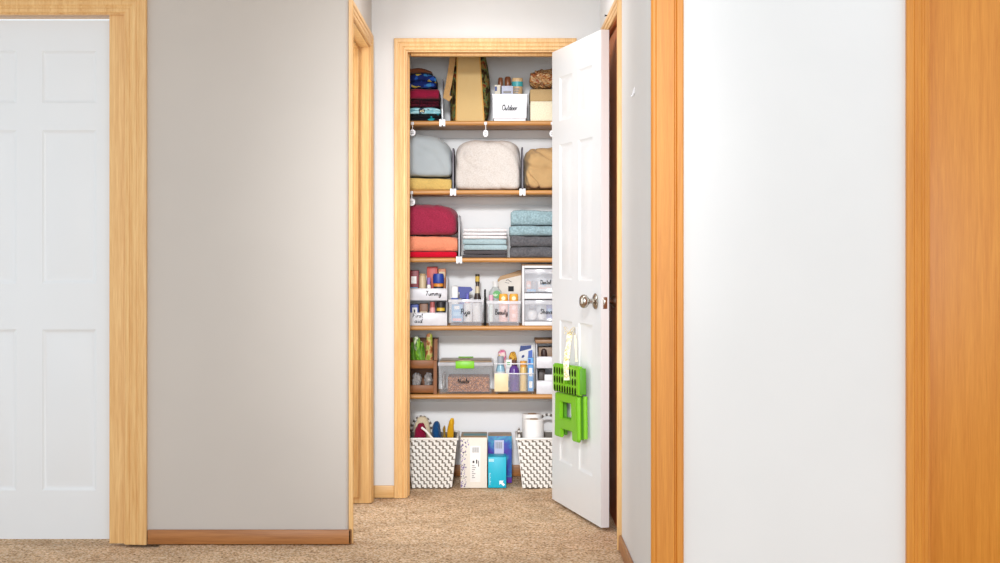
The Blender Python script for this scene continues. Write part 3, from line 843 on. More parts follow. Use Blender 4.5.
small = [(254.4, GTOW, 'charcoal washcloth at the bottom of the small towel stack'), (250.0, GTOW, 'charcoal washcloth just under the pale blue washcloths'),
         (244.4, BTOW, 'pale blue washcloth resting on the charcoal ones'), (238.8, BTOW, 'pale blue washcloth just under the white ones'),
         (235.4, WTOW, 'white washcloth resting on the pale blue ones'), (231.9, WTOW, 'white washcloth second from the top of the small stack'), (228.2, WTOW, 'white washcloth on the very top of the small towel stack')]
z = zs
for i, (pt, mat, lb) in enumerate(small):
    zt = yz(pt); j = (-.6, .3, .8, -.4, .2, -.2, .6)[i]
    single(fold(X(463 + j, F0), X(506.6 + j * .7, F0), F0 + .006 + .002 * (i % 2), 7.06, z, zt - .0003, 1, .0026, 31 + i, .006, nx=20), 'washcloth', mat, (X(485, F0), 6.96, z), lb, 'washcloth', 'small folded towels')
    z = zt
big = [(246.6, G2, 'dark grey bath towel at the bottom of the tall towel stack'), (235.6, G2, 'dark grey bath towel under the two blue ones'),
       (225.0, B2, 'blue grey bath towel resting on the dark grey ones'), (209.8, B2, 'blue grey bath towel on top of the tall stack, the thickest')]
z = zs
for i, (pt, mat, lb) in enumerate(big):
    zt = yz(pt); j = (.6, 1.2, 0, 1.6)[i]
    single(fold(X(509.6 + j, F0), X(566, F0), F0 + .002, 7.1, z, zt - .0008, 1, .006, 41 + 2 * i, .018), 'bath_towel', mat, (X(538, F0), 6.97, z), lb, 'bath towel', 'bath towels on the third shelf')
    z = zt

# ---------- fourth shelf: two stacked white bins
def scoop_bin(x0, x1, y0, y1, z0, z1, lip, label, group, t=.003, mat=FROST):
    r = thing('stacking_bin', label, 'storage bin', ((x0 + x1) / 2, y0, z0), 0, group)
    mb = MB().box(x0, x1, y0 + .001, y1, z0 + .0008, z0 + .004)
    mb.box(x0, x1, y1 - t, y1, z0 + .004, z1)
    for a, b_ in ((x0, x0 + t), (x1 - t, x1)):
        mb.prism([(y0 + .001, z0 + .004), (y1 - t, z0 + .004), (y1 - t, z1), (y0 + .05, z1), (y0 + .034, z1 - .006), (y0 + .012, lip + .003), (y0 + .001, lip)], a, b_, 'x')
    mb.build('bin_body', mat, r)
    MB().box(x0 - .0005, x1 + .0005, y0 - .002, y0 + .001, z0 + .002, lip, .001).box(x0 - .0005, x1 + .0005, y0 - .004, y0 + .002, lip - .004, lip + .001, .0015).build('front_lip', mat, r)
    return r
zs = SH[3]
x0, x1 = X(405.5, F0), X(447.0, F0)
zmid = yz(300.6)
b1 = scoop_bin(x0, x1, F0, 7.08, zs, zmid - .001, yz(312.8), 'white stacking bin lettered First aid, lower of two on the fourth shelf', 'white stacking bins on the fourth shelf')
b2 = scoop_bin(x0, x1, F0, 7.08, zmid, yz(276.4), yz(288.6), 'white stacking bin lettered Tummy, stacked on the First aid one', 'white stacking bins on the fourth shelf')
lettering('Tummy', X(425.5, F0), X(441.5, F0), F0 - .0032, yz(295.6), .024, b2, .0017)
lettering('First', X(412.6, F0), X(423.2, F0), F0 - .0032, yz(317.4), .020, b1, .0015)
lettering('aid', X(414.6, F0), X(422.6, F0), F0 - .0032, yz(322.8), .020, b1, .0015)
def carton(px0, px1, pytop, y0, depth, z0, mat, label, cat='box', stripes=(), name='carton', group=None, bev=.001):
    """a small printed box; stripes = (u0,u1,v0,v1,material) on its front, as fractions"""
    x0, x1, z1 = X(px0, y0), X(px1, y0), Z(pytop, y0)
    r = thing(name, label, cat, ((x0 + x1) / 2, y0 + depth / 2, z0), 0, group)
    MB().box(x0, x1, y0, y0 + depth, z0 + .0003, z1, bev).build('box_body', mat, r)
    for (u0, u1, v0, v1, sm) in stripes:
        MB().box(x0 + (x1 - x0) * u0, x0 + (x1 - x0) * u1, y0 - .0009, y0 + .0004, z0 + (z1 - z0) * v0, z0 + (z1 - z0) * v1).build('print', sm, r)
    return r
def pcol(n, *c, rough=.45): return bpy.data.materials.get(n) or plain(n, rgb(*c), rough)
RED = pcol('box_red', 206, 70, 58); DRED = pcol('box_dark_red', 128, 20, 34); WCARD = pcol('white_card', 242, 240, 238)
BLU = pcol('strong_blue', 34, 66, 160); LBLU = pcol('light_blue', 112, 178, 222); YEL = pcol('label_yellow', 232, 190, 60); ORG = pcol('label_orange', 232, 146, 48)
PNK = pcol('pink', 240, 170, 170); PUR = pcol('purple', 150, 120, 190); BEI = pcol('beige', 220, 198, 160); TANB = pcol('tan_brown', 142, 92, 58)
GRN = pcol('label_green', 92, 176, 92); DK = pcol('dark_grey', 52, 48, 52); ORBX = pcol('orange_box', 206, 132, 84)
zu = zmid + .0045
carton(408, 418.6, 270.6, 6.90, .06, zu, DRED, 'dark red box with white and blue print, left in the Tummy bin', stripes=((.3, .8, .55, .8, WCARD), (.05, .95, .0, .42, LBLU), (.05, .95, .3, .4, YEL)))
carton(426.9, 437.4, 266.8, 6.97, .05, zu, RED, 'plain red box standing tall in the Tummy bin')
carton(438.4, 445.6, 268.8, 6.98, .05, zu, ORBX, 'orange box at the right rear of the Tummy bin', stripes=((.1, .9, .7, .9, BEI),))
h = Z(273.6, 6.93) - zu
bottle([(.001, 0), (.017, 0), (.0175, .03), (.0175, h * .86), (.014, h * .93), (.001, h * .93)], [(.001, h * .93), (.0155, h * .93), (.0155, h), (.001, h)], X(422.6, 6.93), 6.93, zu, 'jar', BEI, pcol('tan_cap', 196, 168, 122), 'beige jar beside the dark red box in the Tummy bin', 'jar')
h = Z(273.6, 6.92) - zu
bottle([(.001, 0), (.023, 0), (.024, .004), (.024, h * .58), (.021, h * .62), (.001, h * .62)], [(.001, h * .63), (.026, h * .63), (.027, h * .68), (.027, h * .9), (.024, h), (.001, h)], X(438.4, 6.92), 6.92, zu, 'medicine_bottle', ORG, BLU, 'blue capped bottle with an orange label in the Tummy bin', 'bottle', None, 1, .8, (.024, h * .30, h * .5, DK))
h = Z(277.5, 6.90) - zu
bottle([(.001, 0), (.010, 0), (.010, h * .62), (.007, h * .68), (.001, h * .68)], [(.001, h * .69), (.0085, h * .69), (.0085, h), (.001, h)], X(428.8, 6.888), 6.888, zu, 'small_bottle', WCARD, PUR, 'small purple capped bottle in front of the red box', 'bottle')
zl = zs + .0045
carton(407, 418.4, 304.6, 6.90, .06, zl, BLU, 'blue and white box at the left of the First aid bin', stripes=((.45, .9, .35, .85, WCARD), (.6, .72, .45, .75, BLU)))
carton(419.6, 427.8, 303.6, 6.93, .05, zl, TANB, 'brown box in the middle of the First aid bin', stripes=((.1, .9, .55, .62, BEI),))
h = Z(301.8, 6.9) - zl
bottle([(.001, 0), (.013, 0), (.0135, .01), (.0135, h * .7), (.010, h * .76), (.001, h * .76)], [(.001, h * .765), (.012, h * .765), (.012, h), (.001, h)], X(432.4, 6.9), 6.9, zl, 'small_bottle', PNK, pcol('rose_cap', 186, 96, 92), 'pink bottle in the First aid bin', 'bottle')
bottle([(.001, 0), (.021, 0), (.0215, .006), (.0215, h * .68), (.019, h * .74), (.001, h * .74)], [(.001, h * .745), (.0205, h * .745), (.0205, h), (.001, h)], X(440.8, 6.91), 6.91, zl, 'jar', YEL, DK, 'yellow jar with a dark lid in the First aid bin', 'jar', None, 1, 1, (.0215, h * .42, h * .60, DK))

# ---------- clear bin marked Puja
zs = SH[3]
def clear_bin(px0, px1, pytop, text, tx0, tx1, tz, size, label, depth=.22):
    x0, x1 = X(px0, F0), X(px1, F0)
    r = thing('storage_bin', label, 'storage bin', ((x0 + x1) / 2, F0, zs), 0, 'clear bins with black lettering on the fourth shelf')
    bin_open(r, x0, x1, F0, F0 + depth, zs, yz(pytop), mat=MILKBIN, rim=.014)
    lettering(text, X(tx0, F0), X(tx1, F0), F0 - .0008, yz(tz), size, r, .0017)
    MB().box(x0 - .002, x1 + .002, F0 - .003, F0 - .0012, yz(pytop) - .014, yz(pytop), .0006).build('rim', MILKY, r)
    return r
clear_bin(448.8, 483.2, 299.4, 'Puja', 460.6, 470.4, 314.2, .026, 'clear bin lettered Puja, right of the white stacking bins')
clear_bin(487.2, 520.6, 301.0, 'Beauty', 495.0, 508.0, 314.6, .026, 'clear bin lettered Beauty, left of the white drawers')
zi = zs + INZ
# Puja contents
carton(451.6, 462.6, 304.5, 6.874, .05, zi, LBLU, 'light blue packet at the left inside the Puja bin', stripes=((.25, .7, .72, .92, WCARD), (.1, .9, .05, .2, PNK), (.15, .85, .35, .55, pcol('sky', 160, 208, 236))))
h = Z(303, 6.9) - zi
for px, lb in ((468.0, 'white roll in the middle of the Puja bin'), (477.0, 'white roll at the right end of the Puja bin')):
    single(MB().lathe([(.001, 0), (.019, 0), (.0205, .003), (.0205, h - .003), (.018, h), (.001, h)], (X(px, 6.9), 6.9, zi), 22), 'white_roll', WCARD, (X(px, 6.9), 6.9, zi), lb, 'roll', 'white rolls in the Puja bin')
h = Z(285.8, 6.97) - zi
tb = thing('flat_bottle', 'white flat bottle with a blue foot at the left rear of the Puja bin', 'bottle', (X(454.8, 6.97), 6.97, zi))
MB().box(X(451.4, 6.96), X(458.2, 6.96), 6.95, 6.985, zi + .0003, zi + h, .007, 4).build('bottle_body', WCARD, tb)
MB().box(X(451.2, 6.96), X(458.4, 6.96), 6.949, 6.986, Z(299.5, 6.96), Z(297.8, 6.96), .001).build('band', BLU, tb)
# blue trigger spray bottle
zi2 = zi
xs_, ys_ = X(464.0, 6.985), 6.985
sb = thing('spray_bottle', 'blue trigger spray bottle standing at the back of the Puja bin', 'spray bottle', (xs_, ys_, zi))
zt = Z(298, 6.985)
MB().lathe([(.001, 0), (.026, 0), (.027, .004), (.027, (zt - zi) * .7), (.012, (zt - zi) * .98), (.001, (zt - zi) * .98)], (xs_, ys_, zi), 24, 'z', 1, .7).build('bottle_body', BLU, sb)
ztop = Z(286.6, 6.985)
hp = [(X(456.6, ys_), ztop - .008), (X(458.0, ys_), ztop), (X(470.8, ys_), ztop - .002), (X(472.8, ys_), ztop - .014), (X(471.8, ys_), ztop - .022), (X(469.8, ys_), ztop - .026), (X(468.2, ys_), zt), (X(459.4, ys_), zt), (X(459.8, ys_), ztop - .028), (X(457.2, ys_), ztop - .022)]
MB().prism(hp, ys_ - .012, ys_ + .012, 'y').build('spray_head', pcol('deep_blue', 44, 58, 150), sb, smooth=20)
MB().tube([(X(458.6, ys_), ys_, ztop - .022), (X(457.0, ys_), ys_, ztop - .034), (X(457.6, ys_), ys_, ztop - .046)], .004, 8).build('trigger', pcol('deep_blue', 44, 58, 150), sb)
h = Z(293.0, 6.935) - zi
bottle([(.001, 0), (.014, 0), (.0145, h * .62), (.010, h * .7), (.001, h * .7)], [(.001, h * .71), (.0085, h * .71), (.008, h * .97), (.001, h)], X(467.4, 6.945), 6.945, zi, 'small_bottle', pcol('bright_red', 206, 40, 60), pcol('lilac_blue', 110, 110, 200), 'small red bottle with a blue cap in front of the blue spray bottle', 'bottle')
h = Z(274.0, 6.97) - zi
t = bottle([(.001, 0), (.019, 0), (.019, h * .45), (.0095, h * .66), (.009, h * .80), (.001, h * .80)], [(.0085, h * .80), (.0105, h * .80), (.0105, h), (.001, h)], X(477.4, 6.97), 6.97, zi, 'glass_bottle', pcol('dark_glass', 76, 64, 62, rough=.15), pcol('dark_bottle_cap', 58, 46, 24), 'dark long necked bottle with a gold label in the Puja bin', 'bottle')
MB().lathe([(.008, h * .84), (.0112, h * .84), (.0112, h * .95), (.008, h * .95)], (X(477.4, 6.97), 6.97, zi), 20).build('wrap', pcol('gold_label', 214, 178, 72), t)
MB().lathe([(.008, h * .60), (.0128, h * .58), (.0102, h * .74), (.008, h * .74)], (X(477.4, 6.97), 6.97, zi), 20).build('wrap', pcol('cream_label', 216, 200, 168), t)
# black bookend between the two clear bins
bk = thing('bookend', 'black bookend standing between the Puja and Beauty bins', 'bookend', (X(484.9, F0), F0 - .004, zs))
xb = X(484.9, F0)
MB().prism([(6.858, zs + .002), (6.858, yz(293)), (6.866, yz(290.5)), (6.99, yz(290)), (7.04, yz(300)), (7.04, zs + .002)], xb - .0042, xb + .0042, 'x').build('upright', BLACK, bk)
MB().box(xb - .0046, xb + .0046, 6.851, 7.04, zs + .0004, zs + .003, .001).box(xb - .0075, xb + .0075, 6.850, 6.857, zs + .0004, zs + .016, .002).build('foot', BLACK, bk)
# Beauty contents
h = Z(281.6, 6.99) - zi
xq, yq = X(495.4, 6.99), 6.99
t = bottle([(.001, 0), (.031, 0), (.033, .004), (.033, h * .66), (.030, h * .75), (.014, h * .86), (.013, h * .88), (.001, h * .88)], [(.001, h * .87), (.0135, h * .87), (.0135, h), (.001, h)], xq, yq, zi, 'lotion_bottle', clear('bottle_plastic', rgb(222, 228, 226), .55), WCARD, 'clear bottle with a white cap and round green label behind the Beauty bin rim', 'bottle', None, 1, .62)
gl = MB().lathe([(.0005, -.001), (.019, -.001), (.019, .001), (.0005, .001)], (X(496.8, 6.968), 6.9665, Z(294.4, 6.968)), 26, 'y')
gl.build('sticker', GRN, t)
lf = MB()
for a in (0, 1, 2):
    an = R(40 + 50 * a)
    lf = MB()
    lf.tube([(X(496.8, 6.968) - .008 + .016 * q * math.cos(an) , 6.9652, Z(296.2, 6.968) + .014 * q * math.sin(an)) for q in (0, .4, .8, 1)], [.001, .0035, .0028, .0006], 8, (1, .15, 1))
    lf.build('print', pcol('pale_green', 214, 236, 200), t)
h = Z(295.0, 6.885) - zi
bottle([(.001, 0), (.010, 0), (.0112, .02), (.0112, h * .8), (.001, h * .8)], [(.001, h * .8), (.0112, h * .8), (.0112, h), (.001, h)], X(491.0, 6.885), 6.885, zi, 'cosmetic_tube', pcol('mint_white', 226, 240, 232), pcol('pink_cap', 240, 182, 204), 'pale mint tube with a pink cap at the left of the Beauty bin', 'tube')
h = Z(293.8, 6.9) - zi
PK2 = pcol('peach_pink', 246, 186, 168); OC = pcol('orange_cap', 240, 170, 60)
for px, lb in ((503.4, 'left peach pink bottle with an orange cap in the Beauty bin'), (513.8, 'right peach pink bottle with an orange cap in the Beauty bin')):
    xx = X(px, 6.898)
    t = thing('shampoo_bottle', lb, 'bottle', (xx, 6.898, zi), 0, 'peach bottles in the Beauty bin')
    MB().lathe([(.001, 0), (.0205, 0), (.022, .004), (.022, h * .7), (.021, h * .73), (.001, h * .73)], (xx, 6.898, zi), 24, 'z', 1, .8).build('bottle_body', PK2, t)
    MB().lathe([(.001, h * .735), (.0215, h * .735), (.0222, h * .76), (.0215, h * .95), (.018, h), (.001, h)], (xx, 6.898, zi), 24, 'z', 1, .8).build('cap', OC, t)
    for k_, mm in ((.84, pcol('cream_dot', 250, 226, 190)), (.5, pcol('pale_dot', 252, 216, 206)), (.22, pcol('pale_dot', 252, 216, 206))):
        MB().lathe([(.0005, -.001), (.010, -.001), (.010, .001), (.0005, .001)], (xx, 6.8798, zi + h * k_), 20, 'y').build('sticker', mm, t)
# cream pouch behind the Beauty bin
yp = 7.088
pc = thing('paper_pouch', 'cream pouch with a black square, leaning behind the peach bottles', 'pouch', (X(510, yp), yp, zi))
pp = [(X(498.6, yp), zi + .0003), (X(497.9, yp), Z(281, yp)), (X(500.4, yp), Z(277.8, yp)), (X(520.8, yp), Z(272.6, yp)), (X(521.4, yp), Z(276, yp)), (X(519.6, yp), zi + .0003)]
MB().prism(pp, yp, yp + .035, 'y').build('pouch_front', pcol('cream_paper', 236, 226, 214), pc, smooth=20)
pp2 = [(X(497.7, yp), Z(282.4, yp)), (X(497.5, yp), Z(280, yp)), (X(500.2, yp), Z(276.4, yp)), (X(521.0, yp), Z(269.8, yp)), (X(522.2, yp), Z(276, yp)), (X(520.6, yp), Z(275.2, yp)), (X(501, yp), Z(279.8, yp))]
MB().prism(pp2, yp - .002, yp + .037, 'y').build('pouch_flap', pcol('kraft', 190, 146, 92), pc, smooth=20)
MB().box(X(508.2, yp), X(513.8, yp), yp - .001, yp + .001, Z(291.4, yp), Z(286.2, yp)).build('print', INK, pc)
MB().tube([(X(a, yp), yp - .0006, Z(b_, yp)) for a, b_ in ((506, 280.6), (508, 279.6), (509.6, 281), (511.6, 282))], .0014, 6, (1, .3, 1)).build('print', DK, pc)
MB().tube([(X(a, yp), yp - .0006, Z(b_, yp)) for a, b_ in ((505, 282.4), (509, 283.2))], .001, 6, (1, .3, 1)).build('print', DK, pc)

# ---------- white two-drawer unit
x0, x1 = X(522.2, F0), X(566, F0); zt = yz(265.6); y1 = 7.09
du = thing('drawer_unit', 'white tower of two clear drawers beside the open door', 'drawer unit', ((x0 + x1) / 2, F0, zs))
mb = MB()
t_ = .011
mb.box(x0, x0 + t_, F0, y1, zs + .0005, zt, .003).box(x1 - t_, x1, F0, y1, zs + .0005, zt, .003)
mb.box(x0 + t_, x1 - t_, F0 + .0005, y1, zt - .012, zt, .002).box(x0 + t_, x1 - t_, F0 + .0005, y1, zs + .0005, yz(321.6), .002)
mb.box(x0 + t_, x1 - t_, F0 + .0005, y1, yz(299.0), yz(293.4), .002).box(x0 + t_, x1 - t_, y1 - .005, y1, yz(321.6), zt - .012)
mb.build('frame', WHITE_P, du)
MB().box(x0 - .001, x1 + .001, F0 - .0005, y1 + .002, zt, zt + .006, .002).build('top_board', pcol('brown_top', 146, 110, 74), du)
for (a, b_, nm) in ((292.6, 269.0, 'Dental'), (321.0, 300.0, 'Shave')):
    dr = MB()
    xa, xc, zz0, zz1 = x0 + t_ + .001, x1 - t_ - .001, yz(a), yz(b_)
    dr.box(xa, xc, F0 - .001, F0 + .0015, zz0 + .001, zz1 - .001, .0006)
    dr.box(xa, xa + .002, F0 + .0015, y1 - .01, zz0 + .001, zz1 - .012).box(xc - .002, xc, F0 + .0015, y1 - .01, zz0 + .001, zz1 - .012)
    dr.box(xa, xc, F0 + .0015, y1 - .01, zz0 + .001, zz0 + .003)
    o = dr.build('drawer', MILKBIN, du)
    MB().box(xa + .001, xc - .001, F0 - .003, F0 - .001, zz1 - .022, zz1 - .002, .0008).build('drawer_pull', MILKY, o)
    if nm == 'Dental': lettering(nm, X(540.2, F0), X(551.0, F0), F0 - .0018, yz(284.2), .020, o, .0018)
    else: lettering(nm, X(540.2, F0), X(553.0, F0), F0 - .0018, yz(313.8), .024, o, .0018)
zi = yz(292.6) + .0045
carton(526.4, 531.2, 281.2, 6.90, .03, zi, PK2, 'small peach box at the left of the upper clear drawer', stripes=((.2, .8, .4, .7, WCARD),))
carton(532.0, 537.0, 280.8, 6.905, .03, zi, pcol('mid_grey', 150, 150, 156), 'grey box in the upper clear drawer')
carton(537.8, 552.0, 281.4, 6.915, .03, zi, WCARD, 'wide white box with a pink stripe in the upper clear drawer', stripes=((.05, .9, .25, .4, PK2), (.3, .6, .6, .8, LBLU)))
carton(527.0, 536.0, 289.2, 6.880, .015, zi, LBLU, 'low light blue packet at the front of the upper clear drawer')
zi = yz(321.0) + .0045
for px, r, lb in ((532.0, .026, 'round white cotton ball roll at the left of the lower clear drawer'), (541.6, .021, 'smaller round white roll beside the first in the lower clear drawer')):
    s = MB().lathe([(.001, 0), (r * .6, .0005), (r * .9, r * .45), (r, r * .9), (r * .9, r * 1.4), (r * .55, r * 1.75), (.001, r * 1.8)], (X(px, 6.9), 6.9, zi), 24)
    single(s, 'cotton_roll', WCARD, (X(px, 6.9), 6.9, zi), lb, 'roll', 'white rolls in the lower clear drawer')
carton(546.6, 556, 305.0, 6.90, .05, zi, BLU, 'blue box at the right of the lower clear drawer', stripes=((.1, .5, .5, .75, LBLU),))
carton(529.0, 536.0, 303.6, 6.985, .03, zi, pcol('mid_grey', 150, 150, 156), 'grey box behind the white rolls in the lower clear drawer')

# ---------- fifth shelf: brown two-tier bin with packets
zs = SH[4]
x0, x1 = X(405.0, F0), X(436.8, F0); y1 = 7.09
wb = thing('wooden_bin', 'brown two tier open bin holding green packets, on the lowest shelf', 'storage bin', ((x0 + x1) / 2, F0, zs))
zt = yz(340.4)
for a in (x0, x1 - .016):
    MB().prism([(F0, zs + .0005), (F0, yz(361)), (F0 + .055, yz(361)), (F0 + .09, zt), (y1, zt), (y1, zs + .0005)], a, a + .016, 'x').build('side_panel', BROWNWOOD, wb)
MB().box(x0 + .016, x1 - .016, y1 - .01, y1, zs + .0005, zt).build('back_panel', BROWNWOOD, wb)
for a, b_ in ((393.0, 385.2), (368.6, 360.2)):
    MB().box(x0 + .016, x1 - .016, F0 - .001, F0 + .011, yz(a) + .0008, yz(b_), .002).build('front_board', BROWNWOOD, wb)
    MB().box(x0 + .016, x1 - .016, F0 + .011, y1 - .01, yz(a) + .001, yz(a) + .009).build('tier_floor', BROWNWOOD, wb)
zp = yz(368.6) + .0098
GPK = speckle('green_packet', [(0, rgb(40, 84, 14)), (.40, rgb(84, 140, 26)), (.48, rgb(140, 190, 60)), (.54, rgb(58, 104, 20)), (.62, rgb(226, 232, 204))], 24, .35, 'noise', 0, 3, (1.4, 1, .6), 'LINEAR', .8)
GPK2 = speckle('brown_green_packet', [(0, rgb(110, 80, 40)), (.42, rgb(150, 170, 60)), (.5, rgb(206, 190, 120)), (.58, rgb(170, 60, 50)), (.66, rgb(90, 130, 40)), (.8, rgb(235, 232, 214))], 40, .4, 'noise', 0, 3, (1.2, 1, .8), 'LINEAR')
def packet(px0, px1, pytop, y, lean, mat, label, th=.012, seed=0):
    x0, x1, z1 = X(px0, y), X(px1, y), Z(pytop, y)
    mb = MB(); nx, nz = 6, 12; vs = []
    for s_ in (-1, 1):
        for j in range(nz + 1):
            v = j / nz
            for i in range(nx + 1):
                u = i / nx
                edge = min(1, 4 * min(u, 1 - u) + .0) * min(1, 5 * min(v, 1 - v))
                pz = zp + (z1 - zp) * v - .010 * (abs(u - .5) * 2) ** 2 * v
                vs.append((x0 + (x1 - x0) * (u * (.72 + .28 * (1 - v)) + .14 * v) + lean * v, y + s_ * (th * edge * (.8 + .3 * mnoise.noise(Vector((u * 3 + seed, v * 4, s_)))) + .0006), pz + .0002))
    n1 = (nx + 1) * (nz + 1)
    for s_ in (0, 1):
        for j in range(nz):
            for i in range(nx):
                a = s_ * n1 + j * (nx + 1) + i
                mb.f.append((a, a + 1, a + nx + 2, a + nx + 1)); mb.m.append(0)
    rim = [i for i in range(nx + 1)] + [j * (nx + 1) + nx for j in range(1, nz + 1)] + [nz * (nx + 1) + i for i in range(nx - 1, -1, -1)] + [j * (nx + 1) for j in range(nz - 1, 0, -1)]
    for k in range(len(rim)):
        a, b_ = rim[k], rim[(k + 1) % len(rim)]
        mb.f.append((a, b_, b_ + n1, a + n1)); mb.m.append(0)
    mb.v = [tuple(p) for p in vs]
    return single(mb, 'snack_packet', mat, ((x0 + x1) / 2, y, zp), label, 'packet', 'packets in the brown bin', smooth=60)
packet(416.5, 425.5, 336.5, 6.905, -.022, GPK, 'green packet leaning left in the brown two tier bin', seed=1)
packet(410.0, 417.5, 342.0, 6.94, -.004, GPK, 'green packet against the left end of the brown bin', seed=5)
packet(421.0, 428.0, 341.0, 6.975, -.018, GPK, 'green packet tucked behind the leaning one', seed=9)
packet(424.6, 432.6, 333.0, 6.935, .004, GPK2, 'tall upright packet with green and red print in the brown bin', seed=3)
zq = yz(393.0) + .0098
s = soft(X(410.5, 6.9), X(422.6, 6.9), 6.885, 6.98, zq, Z(371.5, 6.9), 2.5, .012, 1.5, 12, 45)
single(s, 'plastic_bag', PLASTICBAG, (X(417, 6.9), 6.93, zq), 'crinkled clear bag at the left of the brown bin lower tier', 'bag', 'crinkled bags in the brown bin')
s = soft(X(422.4, 6.9), X(433.2, 6.9), 6.885, 6.98, zq, Z(371.8, 6.9), 2.5, .012, 6.5, 12, 45)
single(s, 'plastic_bag', PLASTICBAG, (X(428, 6.9), 6.93, zq), 'crinkled clear bag at the right of the brown bin lower tier', 'bag', 'crinkled bags in the brown bin')

# ---------- clear latch box marked Nails
x0, x1 = X(437.9, F0), X(493.2, F0); y1 = 7.11; zl = yz(366.2)
lb_ = thing('latch_box', 'clear lidded box with a green latch, lettered Nails', 'storage box', ((x0 + x1) / 2, F0, zs))
mb = MB()
def ring4(i, z): return [(x0 + i, F0 + i, z), (x1 - i, F0 + i, z), (x1 - i, y1 - i, z), (x0 + i, y1 - i, z)]
rings = [ring4(.010, zs + .0005), ring4(.007, zs + .006), ring4(.003, zl - .012), ring4(.001, zl - .010), ring4(.001, zl), ring4(.004, zl), ring4(.0095, zs + .008)]
mb.add([p for r in rings for p in r], [(k * 4 + q, k * 4 + (q + 1) % 4, k * 4 + 4 + (q + 1) % 4, k * 4 + 4 + q) for k in range(6) for q in range(4)] + [(0, 1, 2, 3), (24, 25, 26, 27)])
mb.build('box_body', CLEAR, lb_, smooth=30)
ztop = yz(361.6)
ld = MB().box(x0 - .001, x1 + .001, F0 - .002, y1 + .001, zl + .0005, ztop - .004, .003)
ld.build('lid', MILKY, lb_)
MB().box(x0 + .008, x1 - .008, F0 + .006, y1 - .008, ztop - .004, ztop + .001, .002).build('lid_top', SMOKE, lb_)
LIME = plain('lime_plastic', rgb(128, 208, 30), .4)
lt = MB().box(X(455.6, F0), X(474.2, F0), F0 - .008, F0 - .002, yz(368.4), ztop - .001, .002).box(X(455.6, F0), X(474.2, F0), F0 - .008, F0 + .006, ztop - .003, ztop + .003, .002).build('latch', LIME, lb_)
MB().box(X(458.6, F0), X(471.0, F0), F0 + .008, F0 + .12, ztop + .001, ztop + .006, .002).build('lid_handle', pcol('khaki', 186, 166, 128), lb_)
MB().box(X(457.0, F0), X(472.6, F0), y1 - .02, y1 + .004, ztop + .001, ztop + .006, .002).build('latch', LIME, lb_)
# the brown granular bundle inside
GRAN = speckle('cork_grain', [(0, rgb(130, 76, 40)), (.4, rgb(172, 108, 62)), (.6, rgb(206, 140, 88)), (.8, rgb(104, 60, 32))], 260, .9, 'cells', 200)
xa, xb2 = X(447.6, 6.885), X(489.6, 6.885)
cp = thing('cork_block', 'brown speckled block inside the clear latch box', 'block', ((xa + xb2) / 2, 6.885, zs + .009))
MB().box(xa, xb2, 6.885, 7.05, zs + .0085, Z(377.0, 6.885), .005).build('block', GRAN, cp)
lettering('Nails', X(457.6, F0), X(469.2, F0), F0 + .0012, yz(383.0), .020, lb_, .0019)
sbag = MB()
single(soft(X(440.6, 6.88), X(446.4, 6.88), 6.872, 7.0, zs + .0085, Z(372, 6.88), 2.4, .008, 8.2, 10, 50), 'plastic_bag', PLASTICBAG, (X(443.6, 6.88), 6.93, zs + .0085), 'crinkled clear bag left of the speckled block in the latch box', 'bag')

# ---------- clear caddy with a beige front panel
x0, x1 = X(494.6, F0), X(534.2, F0)
cd = thing('clear_caddy', 'clear caddy with a beige front label panel, right of the latch box', 'storage bin', ((x0 + x1) / 2, F0, zs))
y1 = 7.05; zr = yz(363.6)
mb = MB()
mb.box(x0, x1, F0, y1, zs + .008, zs + .012, .001)
for a in (x0, x1 - .003): mb.box(a, a + .003, F0, y1, zs + .012, zr, .0008)
mb.box(x0 + .003, x1 - .003, y1 - .003, y1, zs + .012, zr).box(x0 + .003, x1 - .003, F0, F0 + .003, zs + .012, yz(373.2))
mb.build('caddy_body', CLEAR, cd)
MB().box(x0, x1, F0 - .002, F0 + .001, yz(374.2), yz(373.0), .0006).box(x0, x1, F0 - .001, F0 + .0015, yz(364.4), yz(363.2), .0006).build('rail', MILKY, cd)
MB().box(x0 + .001, x1 - .001, F0 - .0025, F0 - .0005, zs + .0085, zs + .013, .0006).build('rail', pcol('grey_rail', 112, 100, 90), cd)
MB().box(x0 - .0005, X(508.2, F0), F0 - .0028, F0 - .0004, zs + .0135, yz(373.6), .0006).build('label_panel', pcol('beige_panel', 246, 220, 176), cd)
for a in (x0 + .006, x1 - .014):
    for b_ in (F0 + .006, y1 - .016): MB().box(a, a + .008, b_, b_ + .008, zs + .0005, zs + .008, .001).build('foot', CLEAR, cd)
zi = zs + .0125
h = Z(356.2, 6.90) - zi
t = bottle([(.001, 0), (.021, 0), (.0215, .004), (.0215, h * .62), (.014, h * .78), (.001, h * .78)], [(.001, h * .78), (.016, h * .78), (.0165, h * .97), (.014, h), (.001, h)], X(500.6, 6.905), 6.905, zi, 'cosmetic_bottle', pcol('misty_blue', 150, 190, 210, rough=.25), pcol('grey_pump', 150, 154, 164), 'pale blue bottle behind the beige panel of the clear caddy', 'bottle', None, 1, .8, (.0215, h * .42, h * .56, pcol('pale_label', 220, 226, 226)))
h = Z(360.2, 6.9) - zi
t = thing('purple_bottle', 'purple bottle with a brown cap in the middle of the clear caddy', 'bottle', (X(514.2, 6.9), 6.9, zi))
xq = X(514.2, 6.9)
MB().lathe([(.001, 0), (.0235, 0), (.0245, .004), (.0245, h * .64), (.022, h * .74), (.011, h * .84), (.001, h * .84)], (xq, 6.9, zi), 24, 'z', 1, .8).build('bottle_body', pcol('deep_purple', 92, 56, 140, rough=.2), t)
